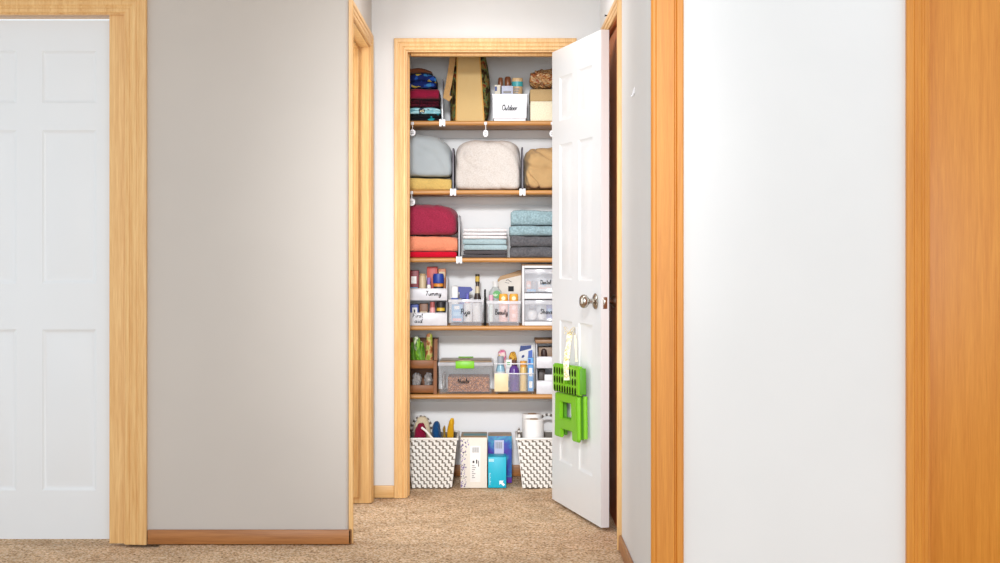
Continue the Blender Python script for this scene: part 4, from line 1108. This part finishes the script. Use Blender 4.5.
MB().lathe([(.001, h * .84), (.0125, h * .84), (.0115, h), (.001, h)], (xq, 6.9, zi), 20).build('cap', pcol('brown_cap', 96, 52, 36), t)
MB().tube([(xq - .012, 6.8798, zi + h * .38), (xq - .006, 6.8795, zi + h * .46), (xq - .003, 6.8795, zi + h * .36), (xq + .005, 6.8795, zi + h * .44), (xq + .012, 6.8798, zi + h * .40)], .0014, 6).build('print', pcol('dark_violet', 44, 26, 70), t)
h = Z(361, 6.9) - zi
bottle([(.001, 0), (.0165, 0), (.017, .004), (.017, h * .74), (.015, h * .80), (.001, h * .80)], [(.001, h * .80), (.0165, h * .80), (.0165, h), (.001, h)], X(523.4, 6.9), 6.9, zi, 'honey_bottle', pcol('honey', 226, 192, 120, rough=.25), pcol('amber_cap', 226, 160, 64), 'honey coloured bottle with an orange cap in the clear caddy', 'bottle')
carton(528.0, 533.4, 358.0, 6.885, .045, zi, pcol('mid_blue', 84, 160, 222), 'tall narrow blue box at the right end of the clear caddy', stripes=((.2, .8, .1, .3, WCARD), (.2, .8, .45, .7, WCARD), (.1, .5, .8, .97, BLU)))
# blue and white carton tilted at the back
y = 7.056
bc = thing('carton', 'blue and white box standing tall at the back of the clear caddy', 'box', (X(526, y), y, zi))
pp = [(X(518.6, y), zi + .0004), (X(518.4, y), Z(353, y)), (X(520.2, y), Z(345.4, y)), (X(531.6, y), Z(344.6, y)), (X(533.2, y), Z(350, y)), (X(533.0, y), zi + .0004)]
MB().prism(pp, y, y + .035, 'y').build('box_body', WCARD, bc, smooth=20)
MB().prism([(X(519.4, y), Z(351.6, y)), (X(520.4, y), Z(345.8, y)), (X(531.4, y), Z(345.0, y)), (X(531.2, y), Z(348.4, y))], y - .001, y + .001, 'y').build('print', pcol('navy_print', 26, 56, 130), bc)
MB().prism([(X(521.4, y), Z(357.6, y)), (X(522.0, y), Z(355.4, y)), (X(524.2, y), Z(354.8, y)), (X(524.4, y), Z(356.6, y)), (X(523, y), Z(358, y))], y - .001, y + .001, 'y').build('print', pcol('navy_print', 26, 56, 130), bc)
MB().prism([(X(528.0, y), Z(359, y)), (X(528.4, y), Z(351.0, y)), (X(532.4, y), Z(349.6, y)), (X(532.6, y), Z(358, y))], y - .001, y + .001, 'y').build('print', pcol('blue_print', 70, 110, 200), bc)
# toys and small pieces on top
y = 6.97
carton(505.8, 512.0, 359.6, 6.94, .03, zi, WCARD, 'small white box left of the purple bottle in the clear caddy', stripes=((.1, .9, .1, .3, LBLU), (.2, .7, .82, .92, GRN)))
def lump(px0, px1, py0, py1, y0, y1, mat, name, label, cat, seed, zfloor=None, p=2.3, amp=.006):
    s = soft(X(px0, y0), X(px1, y0), y0, y1, Z(py1, y0) if zfloor is None else zfloor, Z(py0, y0), p, amp, seed, 12, 40)
    return single(s, name, mat, (X((px0 + px1) / 2, y0), (y0 + y1) / 2, Z(py1, y0) if zfloor is None else zfloor), label, cat)
PKY = speckle('pink_floral', [(0, rgb(226, 110, 150)), (.4, rgb(236, 150, 180)), (.5, rgb(250, 224, 220)), (.62, rgb(232, 190, 90))], 40, .7, 'noise', 0, 2)
YLB = speckle('yellow_floral', [(0, rgb(190, 130, 40)), (.42, rgb(230, 180, 70)), (.55, rgb(160, 100, 50)), (.65, rgb(110, 140, 60))], 45, .7, 'noise', 0, 2)
lump(497.0, 507.4, 349.6, 392.2, 6.965, 7.03, PKY, 'cloth_pouch', 'pink floral pouch standing at the back left of the clear caddy', 'pouch', 3, zi, 3.5, .004)
lump(508.0, 518.0, 351.6, 392.2, 6.98, 7.04, YLB, 'cloth_pouch', 'yellow floral pouch standing at the back middle of the clear caddy', 'pouch', 6, zi, 3.5, .006)

# ---------- white two-tier bins at the right end
def tier_bin(zb, ztp, lip, label):
    return scoop_bin(X(536.6, F0), X(566, F0), F0, 7.08, zb, ztp, lip, label, 'white stacking bins on the lowest shelf', mat=FROST)
zmid = yz(368.4)
tb1 = tier_bin(zs, zmid - .001, yz(380.8), 'white stacking bin under the topmost one, lowest shelf beside the door')
tb2 = tier_bin(zmid, yz(344.0), yz(356.8), 'white stacking bin stacked on another, lowest shelf beside the door')
MB().box(X(535.6, F0), X(566.4, F0), F0 + .03, 7.085, yz(343.8), yz(340.2), .002).build('rim', pcol('brown_rim', 150, 112, 76), tb2)
zz = zmid + .0045
carton(538.6, 560, 347, 6.98, .06, zz, pcol('taupe_box', 164, 130, 100), 'taupe box at the back of the upper white stacking bin')
h = Z(348.6, 6.92) - zz
bottle([(.001, 0), (.018, 0), (.0185, .02), (.016, h * .45), (.009, h * .5), (.001, h * .5)], [(.001, h * .5), (.013, h * .52), (.0155, h * .72), (.012, h * .94), (.001, h)], X(544.0, 6.92), 6.92, zz, 'jar', pcol('peach_jar', 226, 170, 146), pcol('dark_brown_cap', 60, 38, 32), 'peach jar with a round dark brown top in the upper white bin', 'jar')
zz = zs + .0045
carton(538.8, 545.0, 369.6, 6.95, .06, zz, pcol('dark_carton', 78, 60, 50), 'dark brown box at the left of the lower white bin')
carton(544.6, 556, 374.6, 6.90, .035, zz, WCARD, 'white box with a blue mark in the lower white bin', stripes=((.42, .85, .35, .62, pcol('mid_blue', 84, 160, 222)),))

# ------------------------------------------------------------------ closet floor
# woven baskets
STRAPW = plain('white_strap', rgb(246, 243, 238), .5, 0, .03)
STRAPG = plain('grey_strap', rgb(122, 113, 102), .6, 0, .06)
def basket(cx, y0, label, hw_b=.095, hw_t=.122, dep=.27, H=.238):
    r = thing('woven_basket', label, 'basket', (cx, y0 + dep / 2, 0.001), 0, 'white woven baskets on the closet floor')
    cy = y0 + dep / 2; gr = (hw_t - hw_b)
    def hw(z): return hw_b + gr * z / H
    def hd(z): return dep / 2 - (gr * (1 - z / H)) * .6
    # backing shell
    mb = MB()
    def rg(i, z): a, b_ = hw(z) - i, hd(z) - i; return [(cx - a, cy - b_, z), (cx + a, cy - b_, z), (cx + a, cy + b_, z), (cx - a, cy + b_, z)]
    rings = [rg(.004, .0015), rg(.004, H), rg(.008, H), rg(.008, .006)]
    mb.add([p for q in rings for p in q], [(k * 4 + q, k * 4 + (q + 1) % 4, k * 4 + 4 + (q + 1) % 4, k * 4 + 4 + q) for k in range(3) for q in range(4)] + [(0, 1, 2, 3), (12, 13, 14, 15)])
    body = mb.build('basket_wall', STRAPG, r, smooth=30)
    rows, per = 14, .0342
    rh = H / rows
    wv = MB()
    shape = [(.60, 0), (1, 0), (1, 1), (.27, 1), (.27, .34), (.60, .34)]
    for side in range(4):
        nom = hw_t if side in (0, 2) else dep / 2
        for j in range(rows):
            for k in range(-int(nom / per) - 2, int(nom / per) + 2):
                base, top = [], []
                for (fu, fz) in shape:
                    z = j * rh + fz * rh + .001
                    half = hw(z) if side in (0, 2) else hd(z)
                    u = (k + fu - (.5 if j % 2 else 0)) * per * half / nom
                    u = max(-half, min(half, u))
                    for lst, o in ((base, 0), (top, .0035)):
                        a, b_ = hw(z) - .004 + o, hd(z) - .004 + o
                        lst.append({0: (cx + u, cy - b_, z), 1: (cx + a, cy + u, z), 2: (cx - u, cy + b_, z), 3: (cx - a, cy - u, z)}[side])
                ext = max((Vector(p) - Vector(base[0])).xy.length for p in base)
                if ext < .004: continue
                n6 = len(base)
                wv.add(base + top, [tuple(range(n6, 2 * n6))] + [(q, (q + 1) % n6, n6 + (q + 1) % n6, n6 + q) for q in range(n6)])
    wv.build('weave', STRAPW, r, smooth=30)
    # rim
    a, b_ = hw(H), hd(H)
    rm = MB()
    rm.tube([(cx - a, cy - b_, H), (cx, cy - b_, H + .001), (cx + a, cy - b_, H)], .006, 8).tube([(cx + a, cy - b_, H), (cx + a, cy + b_, H)], .006, 8)
    rm.tube([(cx + a, cy + b_, H), (cx - a, cy + b_, H)], .006, 8).tube([(cx - a, cy + b_, H), (cx - a, cy - b_, H)], .006, 8)
    rm.build('rim', STRAPW, r)
    return r, hw, hd, cy, H
def braid(pts, r, parent, name='handle'):
    """two-tone braided rope along a line"""
    pts = [Vector(p) for p in pts]
    L = MB(); D_ = MB()
    n = len(pts)
    for k in range(n - 1):
        (L if k % 2 == 0 else D_).tube([pts[k] + (pts[k + 1] - pts[k]) * q for q in (-.25, .25, .75, 1.25)], [r * .7, r, r, r * .7], 8)
    o = L.build(name, STRAPW, parent); D_.build('dark_strand', pcol('dark_strand', 110, 98, 90), o)
y0 = 6.757
bl, hw, hd, cy, H = basket(X(431.8, y0), y0, 'white woven basket on the carpet at left, full of bright cloths')
cxb = X(431.8, y0)
arc = [(cxb - .03 + .052 * math.cos(math.pi * k / 18) - .032, cy + hd(H) - .012, H + .002 + .075 * math.sin(math.pi * k / 18)) for k in range(19)]
braid(arc, .007, bl)
MB().tube([(X(a, y0), y0 + .0 - .004 * i * (3 - i), Z(b_, y0)) for i, (a, b_) in enumerate(((421.6, 427.6), (425.5, 430.2), (429, 434), (432.6, 438.6)))], .0055, 8).build('handle', STRAPW, bl)
# things in the left basket
def bundle(pts, r, name, mat, label, cat, loc, group=None, sq=(1, .8, 1)):
    return single(MB().tube(pts, r, 14, sq), name, mat, loc, label, cat, group, smooth=60)
def cloth_in(px0, px1, pt, ya, yb, mat, label, seed, lean=0, p=2.3):
    s = soft(X(px0, ya), X(px1, ya), ya, yb, .10, Z(pt, ya), p, .006, seed, 16, 22, lean=lean)
    return single(s, 'rolled_cloth', mat, (X((px0 + px1) / 2, ya), (ya + yb) / 2, .10), label, 'cloth', 'cloths in the left basket')
s = single(MB().box(cxb - .088, cxb + .088, 6.785, 6.995, .010, .0995, .02, 3), 'folded_throw', fabric('plain_throw', rgb(150, 140, 128)), (cxb, 6.89, .010), 'folded grey throw deep in the left basket, under the bright cloths', 'throw')
cloth_in(412.0, 427.0, 422.6, 6.79, 6.86, fabric('wine_cloth', rgb(132, 16, 52)), 'wine red rolled cloth in the left basket', 1.2, .025, 2.4)
cloth_in(430.6, 441.6, 421.6, 6.80, 6.90, fabric('ocean_cloth', rgb(22, 72, 122)), 'deep blue rolled cloth in the left basket', 2.9, 0, 2.6)
cloth_in(441.2, 446.4, 426.0, 6.82, 6.89, fabric('olive_cloth', rgb(160, 124, 36)), 'olive rolled cloth beside the deep blue one in the left basket', 4.4, .012, 3)
MUS = speckle('mustard_teal_cloth', [(0, rgb(196, 146, 22)), (.55, rgb(214, 168, 44)), (.64, rgb(36, 150, 132)), (.76, rgb(200, 152, 36))], 18, .95, 'noise', 300, 2, (1.6, 1, .5))
cloth_in(442.6, 450.6, 418.0, 6.785, 6.815, MUS, 'mustard and teal rolled cloth at the right of the left basket', 6.1, .11, 4)
s = single(soft(X(413.0, 6.93), X(431.0, 6.93), 6.93, 6.985, .10, Z(416.6, 6.93), 2.6, .004, 8.8, 16, 20), 'cream_pouch', fabric('cream_cotton', rgb(226, 208, 176)), (X(422, 6.93), 6.96, .10), 'cream rounded pouch at the back of the left basket', 'pouch')

# right basket with paper rolls
br, hw, hd, cy, H = basket(X(542.4, y0), y0, 'white woven basket on the carpet beside the open door')
cxr = X(542.4, y0)
arc = [(cxr + .035 + .062 * math.cos(math.pi * k / 18), cy + hd(H) - .012, H + .002 + .085 * math.sin(math.pi * k / 18)) for k in range(19)]
braid(arc, .007, br)
arc = [(cxr - hw(H) + .012, cy - hd(H) + .05 + .17 * k / 10, H + .002 + .03 * math.sin(math.pi * k / 10)) for k in range(11)]
braid(arc, .006, br)
PAPER = plain('tissue_paper', rgb(248, 246, 244), .9, 0, .02, 30, 220, .25, 0, .1)
def roll(x, y, z0, r, h, label):
    t = thing('toilet_roll', label, 'toilet roll', (x, y, z0), 0, 'paper rolls in the right basket')
    prof = [(.021, .001), (r - .004, 0), (r, .004), (r, h - .004), (r - .004, h), (.021, h - .001)]
    mb = MB(); seg = 32; n = len(prof); vs = []
    for k in range(seg):
        a = 2 * math.pi * k / seg
        for q, hh in prof: vs.append((x + q * math.cos(a), y + q * math.sin(a), z0 + hh))
    mb.add(vs, [(k * n + i, ((k + 1) % seg) * n + i, ((k + 1) % seg) * n + (i + 1) % n, k * n + (i + 1) % n) for k in range(seg) for i in range(n)])
    mb.build('paper', PAPER, t)
    MB().lathe([(.0195, .0), (.0209, .0), (.0209, h + .001), (.0195, h + .001)], (x, y, z0), 24).build('core', pcol('card_core', 176, 140, 100), t)
MB_pack = MB().box(cxr - .082, cxr - .004, 6.785, 6.985, .010, .218, .012, 3)
single(MB_pack, 'paper_pack', PAPER, (cxr - .04, 6.88, .010), 'white wrapped paper pack deep in the right basket, under the paper rolls', 'pack')
roll(cxr - .039, 6.822, .2185, .048, .108, 'front white paper roll standing in the right basket')
roll(cxr - .045, 6.925, .2185, .048, .122, 'rear white paper roll in the right basket, a little taller')

# white carton with purple print
y0 = 6.775
x0, x1 = X(460.6, y0), X(487.0, y0); zt = Z(437.6, y0)
fb = thing('tissue_carton', 'white carton with purple flecked print, standing right of the left basket', 'carton', ((x0 + x1) / 2, y0 + .1, .001))
MB().box(x0, x1, y0, y0 + .2, .001, zt, .0015).build('carton_body', fabric('white_carton', rgb(238, 232, 222), 90, .05, .03, 8), fb)
MB().box(x0 + .001, x1 - .001, y0 + .002, y0 + .198, zt - .001, zt + .002, .0008).build('carton_top', pcol('brown_board', 168, 140, 108), fb)
MB().box(x0 + .012, x1 - .002, y0 + .06, y0 + .13, zt + .002, zt + .0032).build('print', pcol('teal_strip', 84, 150, 160), fb)
cols = [pcol('violet_fleck', 112, 78, 160), pcol('lilac_fleck', 150, 120, 190), pcol('ink_fleck', 60, 56, 90), pcol('grey_fleck', 150, 150, 160)]
fl = [MB() for _ in cols]
random.seed(3)
for k in range(150):
    u = random.random() ** 1.6 * .33; v = .02 + random.random() * .94
    if u > .2 and v < .8: continue
    s_ = random.uniform(.0018, .0042); xx = x0 + .002 + (x1 - x0 - .004) * u; z_ = zt * v
    fl[k % 4].prism([(xx - s_, z_), (xx, z_ - s_ * .7), (xx + s_, z_ + .001), (xx, z_ + s_)], y0 - .0007, y0 + .0003, 'y')
for m_, f_ in zip(cols, fl): f_.build('print', m_, fb)
GRY = pcol('label_grey', 206, 202, 200); BARC = pcol('bar_grey', 150, 148, 150)
lab = MB().box(X(470.2, y0), X(480.4, y0), y0 - .001, y0 + .0003, Z(482, y0), Z(446, y0), .0003).build('label', pcol('off_white', 246, 244, 242), fb)
bc = MB()
for k in range(7): bc.box(X(472 + k * 1.05, y0), X(472.5 + k * 1.05 + .15 * (k % 2), y0), y0 - .0016, y0 - .0008, Z(452.6, y0), Z(447.2, y0))
for k in range(7): bc.box(X(472.0, y0), X(472.0 + (2.6, 4, 3, 1.5, 3.4, 2, 3)[k], y0), y0 - .0016, y0 - .0008, Z(466 + k * 2.0, y0), Z(465.2 + k * 2.0, y0))
bc.build('print', BARC, lab)
for a_, b_, c_, d_ in ((476.0, 477.3, 463.5, 459.6), (478.2, 478.9, 466.5, 460.5), (472.6, 474.4, 463, 460.6)):
    MB().box(X(a_, y0), X(b_, y0), y0 - .0016, y0 - .0008, Z(c_, y0), Z(d_, y0)).build('print', DK, lab)

# purple and blue patterned carton behind, small cyan carton in front
y0 = 6.925
x0, x1 = X(488.0, y0), X(511.8, y0); zt = Z(436.0, y0)
pb = thing('tissue_carton', 'purple and blue marbled carton standing behind the cyan one', 'carton', ((x0 + x1) / 2, y0 + .08, .001))
GAL = speckle('marbled_print', [(0, rgb(70, 50, 150)), (.40, rgb(84, 60, 164)), (.47, rgb(60, 90, 180)), (.53, rgb(70, 160, 190)), (.58, rgb(76, 80, 176)), (.66, rgb(124, 56, 160))], 9, .45, 'noise', 0, 3, (1, 1, 1), 'LINEAR', .6)
MB().box(x0, x1, y0, y0 + .14, .001, zt, .0015).build('carton_body', GAL, pb)
MB().box(x0 + .001, x1 - .001, y0 + .001, y0 + .139, zt - .001, zt + .0015, .0006).build('carton_top', pcol('brown_board', 168, 140, 108), pb)
lab = MB().box(X(494.4, y0), X(503.8, y0), y0 - .0008, y0 + .0003, Z(455.5, y0), Z(440.2, y0)).build('label', pcol('pale_lavender', 206, 206, 232), pb)
bc = MB()
for k in range(6): bc.box(X(495.6 + k * 1.1, y0), X(496.1 + k * 1.1 + .2 * (k % 2), y0), y0 - .0015, y0 - .0007, Z(448.4, y0), Z(442, y0))
bc.build('print', BARC, lab)
y0 = 6.78
x0, x1 = X(488.2, y0), X(506.2, y0); zt = Z(457.2, y0)
ct = thing('tissue_carton', 'small cyan carton with a white arrow mark, in front of the marbled one', 'carton', ((x0 + x1) / 2, y0 + .06, .001))
MB().box(x0, x1, y0, y0 + .12, .001, zt, .0015).build('carton_body', plain('cyan_card', rgb(16, 184, 214), .45, 0, .02), ct)
ax, az = X(502.2, y0), Z(483.4, y0); q = .0132
pl = [(-1, 1), (.55, 1), (.1, .52), (1, -.45), (.45, -1), (-.5, -.02), (-1, -.5)]
MB().prism([(ax + u * q, az + v * q) for u, v in pl], y0 - .0009, y0 + .0003, 'y').build('logo', pcol('white_print', 248, 250, 250), ct)
MB().box(X(488.8, y0), X(494, y0), y0 - .0008, y0 + .0003, Z(461.8, y0), Z(458.8, y0)).build('print', pcol('pale_cyan', 170, 226, 238), ct)
bc = MB()
for k in range(9): bc.box(X(489.2, y0), X(490.3 + .5 * (k % 3 == 0), y0), y0 - .0008, y0 + .0003, Z(473.8 + k * 1.35, y0), Z(473.0 + k * 1.35, y0))
bc.build('print', pcol('pale_cyan', 170, 226, 238), ct)

# ------------------------------------------------------------------ green folding stool hanging on the door
GREEN = plain('stool_green', rgb(122, 192, 8), .42, 0, .02)
GREEN2 = plain('stool_green_dark', rgb(84, 150, 14), .5, 0, .03)
HOLE = plain('rubber_dots', rgb(18, 26, 10), .9, spec=.1)
def on_door(mb, off): return mb.xf(Matrix(((pu.x, pn.x, 0, HX), (pu.y, pn.y, 0, HY), (0, 0, 1, 0), (0, 0, 0, 1))))
# local: x along the door, y out of the door, z up
dref = 6.1
UL, UR = .165, .535
ztop, zmid_, zbot = .650, .527, .340
so = HX + pu.x * .35 + pn.x * .02, HY + pu.y * .35 + pn.y * .02
st = thing('folding_stool', 'lime green folding step stool hanging flat on the open door', 'step stool', (so[0], so[1], zbot))
Y0, Y1 = .010, .046
def holed_board(u0, u1, z0, z1, holes, ya, yb):
    """board with rectangular cut-outs, built as a grid of cells"""
    us = sorted({u0, u1, *[h[0] for h in holes], *[h[1] for h in holes]}); zs_ = sorted({z0, z1, *[h[2] for h in holes], *[h[3] for h in holes]})
    b = bmesh.new()
    def inside(u, z): return any(h[0] < u < h[1] and h[2] < z < h[3] for h in holes)
    cells = {(i, j) for i in range(len(us) - 1) for j in range(len(zs_) - 1) if not inside((us[i] + us[i + 1]) / 2, (zs_[j] + zs_[j + 1]) / 2)}
    mb = MB()
    for (i, j) in cells:
        a, c, e, f = us[i], us[i + 1], zs_[j], zs_[j + 1]
        for y, fl in ((ya, 0), (yb, 1)):
            mb.add([(a, y, e), (c, y, e), (c, y, f), (a, y, f)], [(0, 1, 2, 3)])
        for (di, dj, p, q) in ((-1, 0, (a, e), (a, f)), (1, 0, (c, e), (c, f)), (0, -1, (a, e), (c, e)), (0, 1, (a, f), (c, f))):
            if (i + di, j + dj) not in cells:
                mb.add([(p[0], ya, p[1]), (q[0], ya, q[1]), (q[0], yb, q[1]), (p[0], yb, p[1])], [(0, 1, 2, 3)])
    return merge(mb)
def bevelled(mb, off=.003):
    b = bmesh.new(); vv = [b.verts.new(p) for p in mb.v]
    for f in mb.f:
        try: b.faces.new([vv[i] for i in f])
        except ValueError: pass
    bmesh.ops.recalc_face_normals(b, faces=b.faces)
    bmesh.ops.dissolve_limit(b, angle_limit=R(2), verts=b.verts, edges=b.edges)
    es = [e for e in b.edges if len(e.link_faces) == 2 and e.calc_face_angle(0) > R(40)]
    bmesh.ops.bevel(b, geom=es, offset=off, segments=2, affect='EDGES')
    return MB().bm(b)
def on_stool(mb):
    c_, s_ = math.cos(R(2.0)), math.sin(R(2.0)); u0, z0_ = .35, .5
    mb.v = [(u0 + (p[0] - u0) * c_ - (p[2] - z0_) * s_, p[1], z0_ + (p[0] - u0) * s_ + (p[2] - z0_) * c_) for p in mb.v]
    return on_door(mb, 0)
# step board (top half) with a hand slot and rows of dark dots
slot = [(.352, .420, .566, .598)]
tp = bevelled(holed_board(UL, UR, zmid_, ztop, slot, Y0 + .012, Y1), .006)
step = on_stool(tp).build('step_board', GREEN, st)
dots = []
for r_ in range(3):
    for c_ in range(9):
        u = UL + .030 + c_ * (UR - UL - .075) / 8; z = ztop - .030 - r_ * .038
        if slot[0][0] - .013 < u < slot[0][1] + .013 and r_ == 1: continue
        dots.append((u, z))
for (u, z) in dots:
    dm = MB().lathe([(.0004, 0), (.0125, 0), (.0118, .0016), (.0004, .0018)], (0, 0, 0), 16, 'y')
    dm.v = [(p[0] * .84 + u, p[1] + Y1 - .0004, p[2] * 1.3 + z) for p in dm.v]
    on_stool(dm).build('grip_dot', HOLE, step)
# leg panel below: wide frame with a hand hole and an arch between two feet
lu0, lu1 = UL + .004, UR - .048
cu = (lu0 + lu1) / 2
holes = [(cu - .080, cu + .078, .416, .486), (cu - .070, cu + .085, zbot - .01, .368)]
lp = holed_board(lu0, lu1, zbot, zmid_ - .004, holes, Y0 + .014, Y1 - .006)
# legs splay outwards towards the feet
lp.v = [((p[0] - cu) * (1 + .10 * (zmid_ - p[2]) / (zmid_ - zbot) - .05) + cu, p[1], p[2]) for p in lp.v]
on_stool(bevelled(lp, .004)).build('leg_panel', GREEN, st)
# rear leg panel, seen through the openings and along the side
lp2 = holed_board(lu0 - .002, lu1 + .012, zbot + .012, zmid_ - .006, [(cu - .070, cu + .070, .420, .482), (cu - .064, cu + .078, zbot, .362)], Y0, Y0 + .012)
on_stool(bevelled(lp2, .003)).build('leg_panel', GREEN2, st)
# hinge columns down the near side, each ringed by thin grooves
for (uc_, yc_, lo_) in ((UR - .022, .037, 0.0), (UR - .008, .014, .004)):
    pr_ = [(.001, 0), (.0085, 0)]
    for k in range(1, 5):
        zk = k * .0375
        pr_ += [(.009, zk - .003), (.009, zk - .0014), (.0076, zk - .0008), (.0076, zk + .0008), (.009, zk + .0014)]
    pr_ += [(.009, .178), (.001, .179)]
    hb = MB().lathe(pr_, (uc_, yc_, zbot + .003 + lo_), 16)
    on_stool(hb).build('hinge_column', GREEN, st)
hb = MB().box(UR - .002, UR + .006, Y0 + .004, Y1 - .006, zmid_ + .006, ztop - .008, .002)
on_stool(hb).build('side_rib', GREEN2, st)

# floral ribbon and hook that carry the stool
RIB = speckle('floral_ribbon', [(0, rgb(240, 234, 214)), (.47, rgb(238, 230, 208)), (.51, rgb(214, 176, 60)), (.57, rgb(240, 234, 218)), (.63, rgb(120, 108, 56)), (.67, rgb(238, 230, 208))], 85, .8, 'noise', 0, 2)
rb = thing('floral_ribbon', 'cream ribbon with yellow flowers tied through the green stool', 'ribbon', (so[0], so[1], .60))
def ribbon(pts, w, name='ribbon_strip', mat=RIB, wd=(.2493, -.9684)):
    """thin strip through (along, out, up) points; wd is the direction of its width, twisted to face the hall"""
    mb = MB(); vs = []
    n = len(pts); nd = (-wd[1], wd[0])
    for i, (u, y, z) in enumerate(pts):
        ww = w * (1 + .12 * math.sin(i * 2.3))
        for a, b_ in ((-1, -.5), (1, -.5), (1, .5), (-1, .5)): vs.append((u + a * ww / 2 * wd[0] + b_ * .0016 * nd[0], y + a * ww / 2 * wd[1] + b_ * .0016 * nd[1], z))
    fs = [(i * 4 + j, i * 4 + (j + 1) % 4, i * 4 + 4 + (j + 1) % 4, i * 4 + 4 + j) for i in range(n - 1) for j in range(4)] + [(0, 1, 2, 3), tuple(4 * (n - 1) + j for j in range(4))]
    mb.add(vs, fs); return on_door(mb, 0).build(name, mat, rb)
uc = (slot[0][0] + slot[0][1]) / 2 + .002
zr_ = .790
ub = .352
BOW = speckle('bow_print', [(0, rgb(232, 222, 190)), (.44, rgb(222, 188, 84)), (.52, rgb(236, 226, 200)), (.6, rgb(130, 116, 60)), (.66, rgb(226, 200, 110))], 90, .8, 'noise', 0, 2)
ribbon([(ub, .026, zr_), (ub + .006, .030, .775), (ub + .014, .038, .735), (ub + .022, .046, .70), (ub + .046, Y1 + .012, ztop + .004), (ub + .056, Y1 + .014, .62), (ub + .062, Y1 + .014, .590)], .023)
ribbon([(ub + .020, .010, zr_ - .01), (ub + .034, .012, .75), (ub + .044, .013, .70), (ub + .050, .013, ztop + .016)], .010, 'ribbon_strip', fabric('cream_ribbon', rgb(232, 222, 198)))
for sx_, dz_, tilt_ in ((-1, .022, .4), (1, .020, .5), (-1, -.004, .2), (1, -.008, .3)):
    q0 = (ub, .028, zr_)
    loop = []
    for k in range(9):
        a_ = 2 * math.pi * k / 8
        along = .5 - .5 * math.cos(a_); across = math.sin(a_) * .007
        dx_ = sx_ * along * .030
        loop.append((q0[0] + dx_ * .2493, max(.004, q0[1] - dx_ * .9684 * .75), q0[2] + along * dz_ + across))
    ribbon(loop, .011, 'bow_loop', BOW, (.9684, .2493))
hk = thing('adhesive_hook', 'small white hook stuck on the door above the green stool', 'hook', (HX + pu.x * .39, HY + pu.y * .39, .78))
on_door(MB().box(ub - .012, ub + .012, .0005, .004, .756, .812, .0015).box(ub - .005, ub + .005, .004, .008, .769, .779, .001), 0).build('plate', WHITE_P, hk)

# small white hook on the right wall and a nail over the doorway
d = 5.0
yh = XR * FPX / (634.5 - VX)
zh = Z(93, yh)
hk = thing('wall_hook', 'small white hook on the right hall wall near the top', 'hook', (XR, yh, zh))
MB().box(XR - .003, XR - .0005, yh - .018, yh + .018, zh - .004, zh + .018, .001).build('plate', WHITE_P, hk)
MB().tube([(XR - .003, yh, zh + .012), (XR - .006, yh, zh - .006), (XR - .011, yh, zh - .012), (XR - .014, yh, zh - .008)], .0022, 8).build('peg', WHITE_P, hk)
yn = XR * FPX / (608.0 - VX); zn = Z(15.5, yn)
single(MB().tube([(XR - .012, yn, zn), (XR - .0005, yn, zn)], .003, 8).lathe([(.0005, 0), (.0055, 0), (.0055, .002), (.0005, .002)], (XR - .014, yn, zn), 12, 'x'), 'nail', DK, (XR - .001, yn, zn), 'small dark nail in the right hall wall above the brown doorway', 'nail')
